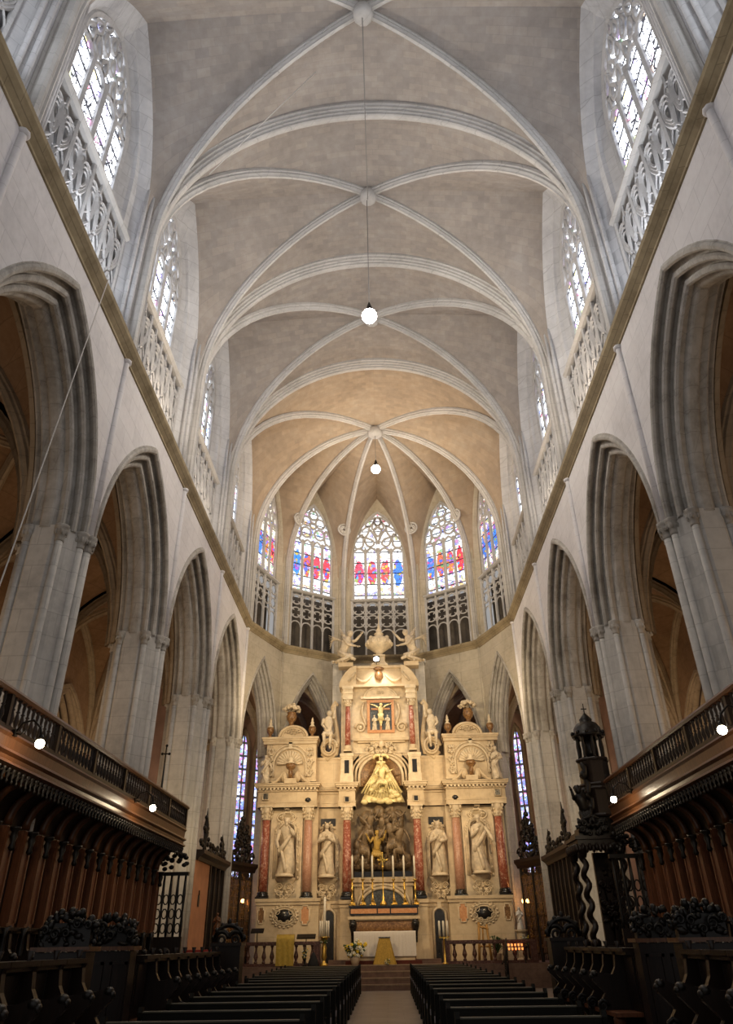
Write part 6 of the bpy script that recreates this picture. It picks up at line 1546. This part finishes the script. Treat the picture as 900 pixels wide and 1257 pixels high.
for px, py, Y, nm in ((298, 1106, 35.2, 'left'), (643, 1106, 35.6, 'right'), (648, 1106, 35.6, 'right')):
    x, z = at(px, py, Y)
    t = thing('gate_lamp', 'glowing orange lamp behind the %s iron gate' % nm, 'lamp', (x, Y, z), 0, 'lamps behind the %s gate' % nm) if nm == 'left' else thing('gate_lamp', 'glowing orange lamp behind the right iron gate, %s one' % ('inner' if px < 645 else 'outer'), 'lamp', (x, Y, z), 0, 'lamps behind the right gate')
    b = MB(); b.ell((0, 0, 0), (.075, .075, .09), 10, 8); b.build('bulb', glow('orange_lamp_%d' % px, (1, .42, .12), 30), t)
    b = MB(); b.lathe([(.012, -z+FZ+.01), (.012, -.12), (.05, -.09), (.05, -.07)], (0, 0, 0), 6); b.build('stand', M['iron'], t)
def screen(sx, nm):
    X = lambda x: sx*x
    xs = lambda a, b: (min(X(a), X(b)), max(X(a), X(b)))
    t = thing('side_screen', ('orange plaster panel and dark door screen between the last left piers' if sx < 0 else 'dark oak screen with crest between the last right piers'), 'screen', (X(6.6), 29.8, 0)); I = Matrix.Translation((-X(6.6), -29.8, 0))
    y0, ym, y1, zc = 27.45, 29.75, 32.2, 4.1
    b = MB(I); b.box(*xs(6.55, 6.75), y0, ym if sx < 0 else y0+.6, 0, zc); b.build('plain_panel', M['orangewall'] if sx < 0 else M['wood'], t)
    b = MB(I)
    ys = ym if sx < 0 else y0+.6; n = 3 if sx < 0 else 6
    for i in range(n+1): y = ys+(y1-ys)*i/n; b.box(*xs(6.50, 6.70), y-.06, y+.06, 0, zc)
    b.box(*xs(6.58, 6.66), ys, y1, 0, 1.2); b.build('frame', M['wood'], t)
    b = MB(I)
    for i in range(n*4): y = ys+(y1-ys)*(i+.5)/(n*4); b.lathe([(.025, 1.2), (.05, 1.6), (.025, 2.2), (.05, 3.0), (.025, zc)], (X(6.62), y, 0), 6)
    b.build('turned_bars', M['wood'], t)
    b = MB(I); b.grid([[(X(x), y, z) for x, z in ((6.8, zc), (6.48, zc), (6.42, zc+.1), (6.28, zc+.2), (6.28, zc+.32), (6.8, zc+.32))] for y in (y0-.05, y1+.05)], False)
    for y in (y0-.05, y1+.05): b.add([(X(x), y, z) for x, z in ((6.8, zc), (6.48, zc), (6.42, zc+.1), (6.28, zc+.2), (6.28, zc+.32), (6.8, zc+.32))], [(0, 1, 2, 3, 4, 5)])
    b.build('cornice', M['wood'], t)
    b = MB(I); g = random.Random(6)
    for k in range(60): y = y0+.2+(y1-y0-.4)*g.random(); h = .35+.9*max(0, 1-abs(y-28.3)/.7)+.7*max(0, 1-abs(y-31.3)/.35); b.ell((X(6.5), y, zc+.34+h*g.random()), (.07, .10, .09), 6, 4)
    for yy, h in ((28.3, 1.5), (31.3, .95)): b.lathe([(.10, zc+.3), (.06, zc+.5), (.1, zc+.32+h*.6), (.04, zc+.3+h*.8), (.01, zc+.3+h)], (X(6.5), yy, 0), 8)
    b.build('carved_cresting', M['carved'], t)
    if sx < 0:
        b = MB(I); b.box(-6.545, -6.53, 28.2, 28.42, 2.7, 3.05); b.tube([(-6.54, 28.31, 3.05), (-6.54, 28.31, 3.2)], .03, 5); b.build('dark_plaque', M['iron'], t)
screen(-1, 'left'); screen(1, 'right')
t = thing('bench_seat', 'bench with a red cushion against the orange panel on the left', 'bench', (-6.0, 26.9, 0)); b = MB(); b.box(-.4, .4, -.6, .6, 1.3, 1.42); b.build('red_cushion', M['redcloth'], t)
b = MB(); b.box(-.4, .4, -.6, .6, 1.2, 1.3); 
for x in (-.36, .30):
    for y in (-.56, .50): b.box(x, x+.06, y, y+.06, 0, 1.2)
b.build('frame', M['wood'], t)
xw, zw0 = at(265, 1150, 28.5); zw1 = at(265, 1121, 28.5)[1]
t = thing('wooden_figure', 'slim reddish wooden figure on a post by the second left pier', 'statue', (xw, 28.5, 0)); b = MB(); b.lathe([(.18, 0), (.18, .1), (.06, .2), (.06, zw0-.05), (.14, zw0)], (0, 0, 0), 8); b.build('post', M['wood'], t)
b = MB(Matrix.Translation((0, 0, zw0))); robed(b, zw1-zw0, 2, .03, A_pray); b.build('figure', M['woodmid'], t)

# ================================================================== the throne at the right
t = thing('bishop_throne', 'tall black carved throne with twisted columns and lantern top, right side', 'throne', (5.55, 20.60, 0)); I = Matrix.Translation((-5.55, -20.45, 0))
b = MB(I); b.box(4.85, 6.2, 19.85, 21.1, 0, .25); b.box(4.95, 6.15, 19.95, 21.0, .25, 1.3)
for k in range(3): b.box(5.02+.38*k, 5.32+.38*k, 19.92, 19.96, .4, 1.15)
b.box(4.9, 6.18, 19.9, 21.05, 1.3, 1.4); b.build('base', M['wood'], t)
for (x, y) in ((5.02, 20.0), (5.98, 20.0), (5.02, 20.95), (5.98, 20.95)):
    b = MB(I); n = 40; b.tube([(x+.05*C(i*.75), y+.05*S(i*.75), 1.4+2.1*i/n) for i in range(n+1)], .075, 8); b.lathe([(.13, 1.4), (.13, 1.5), (.08, 1.55)], (x, y, 0), 8); b.lathe([(.08, 3.3), (.15, 3.5), (.15, 3.56)], (x, y, 0), 8); b.build('twisted_column', M['wood'], t)
b = MB(I); b.box(5.5, 6.15, 20.9, 21.0, 1.4, 3.5); b.grid([[(5.62+.2*C(a), 20.85, 1.5+.0) for a in (0, 1)], [(5.62, 20.85, 3.0), (5.9, 20.85, 3.0)]], False); leafy(b, 5.75, 2.5, .25, .7, 20.85, 16, .08, 3); b.build('back_panel', M['wood'], t)
b = MB(I); b.box(4.92, 6.15, 19.9, 21.05, 3.56, 3.72); b.box(4.86, 6.18, 19.84, 21.08, 3.72, 3.80); 
for k in range(14): b.ell((4.95+.085*k, 19.88, 3.5+.04*(k % 2)), (.05, .05, .10), 6, 4); b.ell((4.88, 19.9+.085*k, 3.5+.04*(k % 2)), (.05, .05, .10), 6, 4)
b.build('entablature', M['wood'], t)
b = MB(I)
for k in range(4): b.box(5.0+.11*k, 6.15-.02*k, 19.95+.1*k, 21.0-.1*k, 3.8+.12*k, 3.92+.12*k)
leafy(b, 5.35, 4.0, .45, .25, 19.85, 18, .08, 8); b.build('stepped_canopy', M['carved'], t)
b = MB(I); b.prism([(5.42+.36+.40*C(a), 20.45+.40*S(a)) for a in [PI/8+PI/4*i for i in range(8)]], lambda x, y: (x, y, 4.28), lambda x, y: (x, y, 5.75)); 
for z in (4.28, 4.95, 5.05, 5.70): b.lathe([(.44, z), (.46, z+.04), (.44, z+.08)], (5.78, 20.45, 0), 8, False)
b.build('tower', M['wood'], t)
b = MB(I)
for k in range(3):
    z0 = 4.4+.42*k; b.tube([(5.42-.03*k+.10*S(q*3), 20.15, z0+.40*q) for q in (0, .25, .5, .75, 1)], [.10, .09, .07, .09, .05], 6); b.ell((5.34+.02*k, 20.12, z0+.1), (.09, .08, .09), 6, 5)
b.build('scroll_brackets', M['carved'], t)
b = MB(I)
for i in range(8): a = PI/4*i; b.lathe([(.05, 5.78), (.035, 5.85), (.05, 6.1), (.03, 6.3), (.06, 6.36)], (5.78+.33*C(a), 20.45+.33*S(a), 0), 6)
b.lathe([(.22, 5.78), (.2, 6.36)], (5.78, 20.45, 0), 8); b.build('lantern', M['carved'], t)
b = MB(I); b.lathe([(.44, 6.36), (.46, 6.42), (.40, 6.46), (.38, 6.60), (.28, 6.74), (.16, 6.80), (.18, 6.86), (.08, 6.98), (.02, 7.05), (.015, 7.25)], (5.78, 20.45, 0), 10); b.box(5.70, 5.86, 20.44, 20.46, 7.15, 7.18); b.box(5.77, 5.79, 20.44, 20.46, 7.05, 7.32)
for i in range(10): a = PI/5*i; b.ell((5.78+.43*C(a), 20.45+.43*S(a), 6.46), (.06, .06, .07), 5, 4)
b.build('dome', M['carved'], t)
b = MB(I @ Matrix.Translation((5.22, 20.05, 4.2))); limbed(b, dict(hip=(.05, 0, .2), chest=(-.03, -.08, .5), head=(-.10, -.14, .74), er=(.16, -.2, .5), hr=(.05, -.32, .62), el=(-.22, -.12, .5), hl=(-.3, -.25, .7), kr=(.1, -.1, -.05), fr=(.2, .1, -.3), kl=(-.05, -.1, -.05), fl=(.05, .1, -.35)), .95); b.build('angel_figure', M['carved'], t)
b = MB(I @ Matrix.Translation((5.22, 20.05, 4.2))); wing(b, (.1, .08, .5), (.45, .3, 1.0), .8, 5); b.build('angel_wing', M['carved'], t)

# ================================================================== hanging lamps, cables and ropes
def hang(x, y, z, ztop, label, r):
    t = thing('hanging_lamp', label, 'lamp', (x, y, z), 0, 'globe lamps hanging from the vault')
    b = MB(); b.ell((0, 0, 0), (r, r, r), 20, 14); b.build('globe', M['lamp'], t)
    b = MB(); b.lathe([(.02, r+.38), (.05, r+.3), (.10, r+.12), (.13, r-.03), (.11, r-.05)], (0, 0, 0), 10); b.build('fitting', M['iron'], t)
    b = MB(); b.tube([(0, 0, r+.36), (0, 0, (ztop-z)*.5), (0, 0, ztop-z)], .014, 5); b.build('cable', M['cable'], t)
hang(-.05, 17.25, 19.52, ZB-.5, 'lit white globe lamp hanging on a cable under the second vault boss', .25)
hang(0, 31.93, 23.35, ZB-.52, 'lit white globe lamp hanging under the apse vault boss', .24)
b = MB(); b.tube([(-.02, 10.98+6.2*f, ZB-.52-1.1*S(PI*f)) for f in [i/12 for i in range(13)]], .014, 5); tag(b.build('cable', M['cable']), 'thin grey cable running between the two nearest vault bosses', 'cable')
b = MB(); x, z = at(0, 717, 9.6); p0 = (x, 9.6, z); p1 = Vector((-6.22, 11.7, ZCOR+.1)); dv = Vector(p0)-p1; b.tube([tuple(p1+dv*((ZCOR+.09)/-dv.z)), p0, tuple(p1)], .013, 5); tag(b.build('rope', M['rope']), 'long white rope slanting down from the left string course', 'rope')
b = MB(); xa, za_ = at(388, 88, 12.6); xb_, zb_ = at(257, 214, 14.0); b.tube([(xa, 12.6, za_), (xb_, 14.0, zb_)], .013, 5); tag(b.build('wire', M['rope']), 'thin pale wire stretched under the vault left of the hanging cable', 'wire')
# ================================================================== light
def lamp(kind, name, loc, energy, c, size=.5, rot=None, size_y=None, spot=None, blend=.5):
    l = bpy.data.lights.new(name, kind); l.energy = energy; l.color = c
    if kind == 'AREA':
        l.size = size
        if size_y: l.shape = 'RECTANGLE'; l.size_y = size_y
    elif kind in ('POINT', 'SPOT'): l.shadow_soft_size = size
    if kind == 'SPOT': l.spot_size = spot; l.spot_blend = blend
    o = bpy.data.objects.new(name, l); col.objects.link(o); o.location = loc
    if rot is not None:
        o.rotation_euler = (Vector(rot)-Vector(loc)).to_track_quat('-Z', 'Y').to_euler()
    return o
wd = bpy.data.worlds.new('world'); scn.world = wd; wd.use_nodes = True
bg = wd.node_tree.nodes['Background']; bg.inputs[0].default_value = (1.0, .97, .95, 1); bg.inputs[1].default_value = .36
WARM, COOL = (1, .72, .42), (.86, .91, 1)
# warm floodlights on the apse, and the light of the lamps hanging from the vault
lamp('POINT', 'globe_light', (0, 17.25, 19.0), 900, (1, .88, .72), .3)
lamp('POINT', 'apse_globe_light', (0, 31.9, 22.9), 420, (1, .84, .62), .3)
for sx in (-1, 1):
    for k in range(0, 4):                              # added unseen fill above the string course, turned up to brighten the vault
        lamp('AREA', 'vault_fill', (sx*6.36, (SY(k)+SY(k+1))/2, ZCOR+.35), 120 if k < 2 else 100, (.90, .94, 1) if k < 2 else (1, .83, .64), 2.4, (0, (SY(k)+SY(k+1))/2, 24.5), .3)
    lamp('SPOT', 'altar_flood', (sx*5.6, 25.5, 9.3), 1450, (1, .71, .38), .35, (sx*.6, 36, 5.2), None, R(62), .8)
    lamp('SPOT', 'apse_flood', (sx*6.0, 27.2, 15.8), 1600, WARM, .4, (-sx*1.2, 33.5, 25), None, R(95), .9)
    for k in range(1, 5):
        lamp('POINT', 'aisle_fill', (sx*10.6, (SY(k)+SY(k+1))/2, 6.5), 130, (1, .66, .36), .4)  # added point light to brighten the aisle, no fixture
    lamp('POINT', 'ambulatory_fill', (sx*8.6, 38.0, 7.5), 70, (1, .66, .4), .4)  # added point light to brighten the ambulatory, no fixture
    for y in (11.35, 17.6): lamp('POINT', 'sconce_light', (sx*5.25, y, 4.18), 17, (1, .75, .45), .06)
for sx in (-1, 1):
    lamp('AREA', 'apse_fill', (sx*5.6, 30.6, 10.6), 130, (1, .76, .46), 1.2, (-sx*3.5, 37.5, 13.0))  # added area light without a fixture, warms the apse walls
    lamp('AREA', 'pier_fill', (sx*4.6, 23.2, 4.6), 50, (1, .74, .40), .8, (sx*6.6, 29.5, 4.0))  # added area light without a fixture, warms the far piers
    lamp('SPOT', 'apse_wall_flood', (sx*5.9, 21.5, 9.5), 2600, (1, .78, .48), .4, (-sx*4.2, 35.5, 12.0), None, R(70), .9)
lamp('SPOT', 'altarpiece_spot', (-.1, 34.9, 14.1), 330, (1, .9, .75), .1, (-.1, 35.9, 9.5), None, R(100), .8)
scn.view_settings.view_transform = 'Standard'; scn.view_settings.look = 'None'; scn.view_settings.exposure = 0.0
cy = scn.cycles
cy.use_denoising = True
cy.max_bounces = 6; cy.diffuse_bounces = 4; cy.glossy_bounces = 2; cy.transmission_bounces = 2; cy.sample_clamp_indirect = 6.0
cy.caustics_reflective = False; cy.caustics_refractive = False
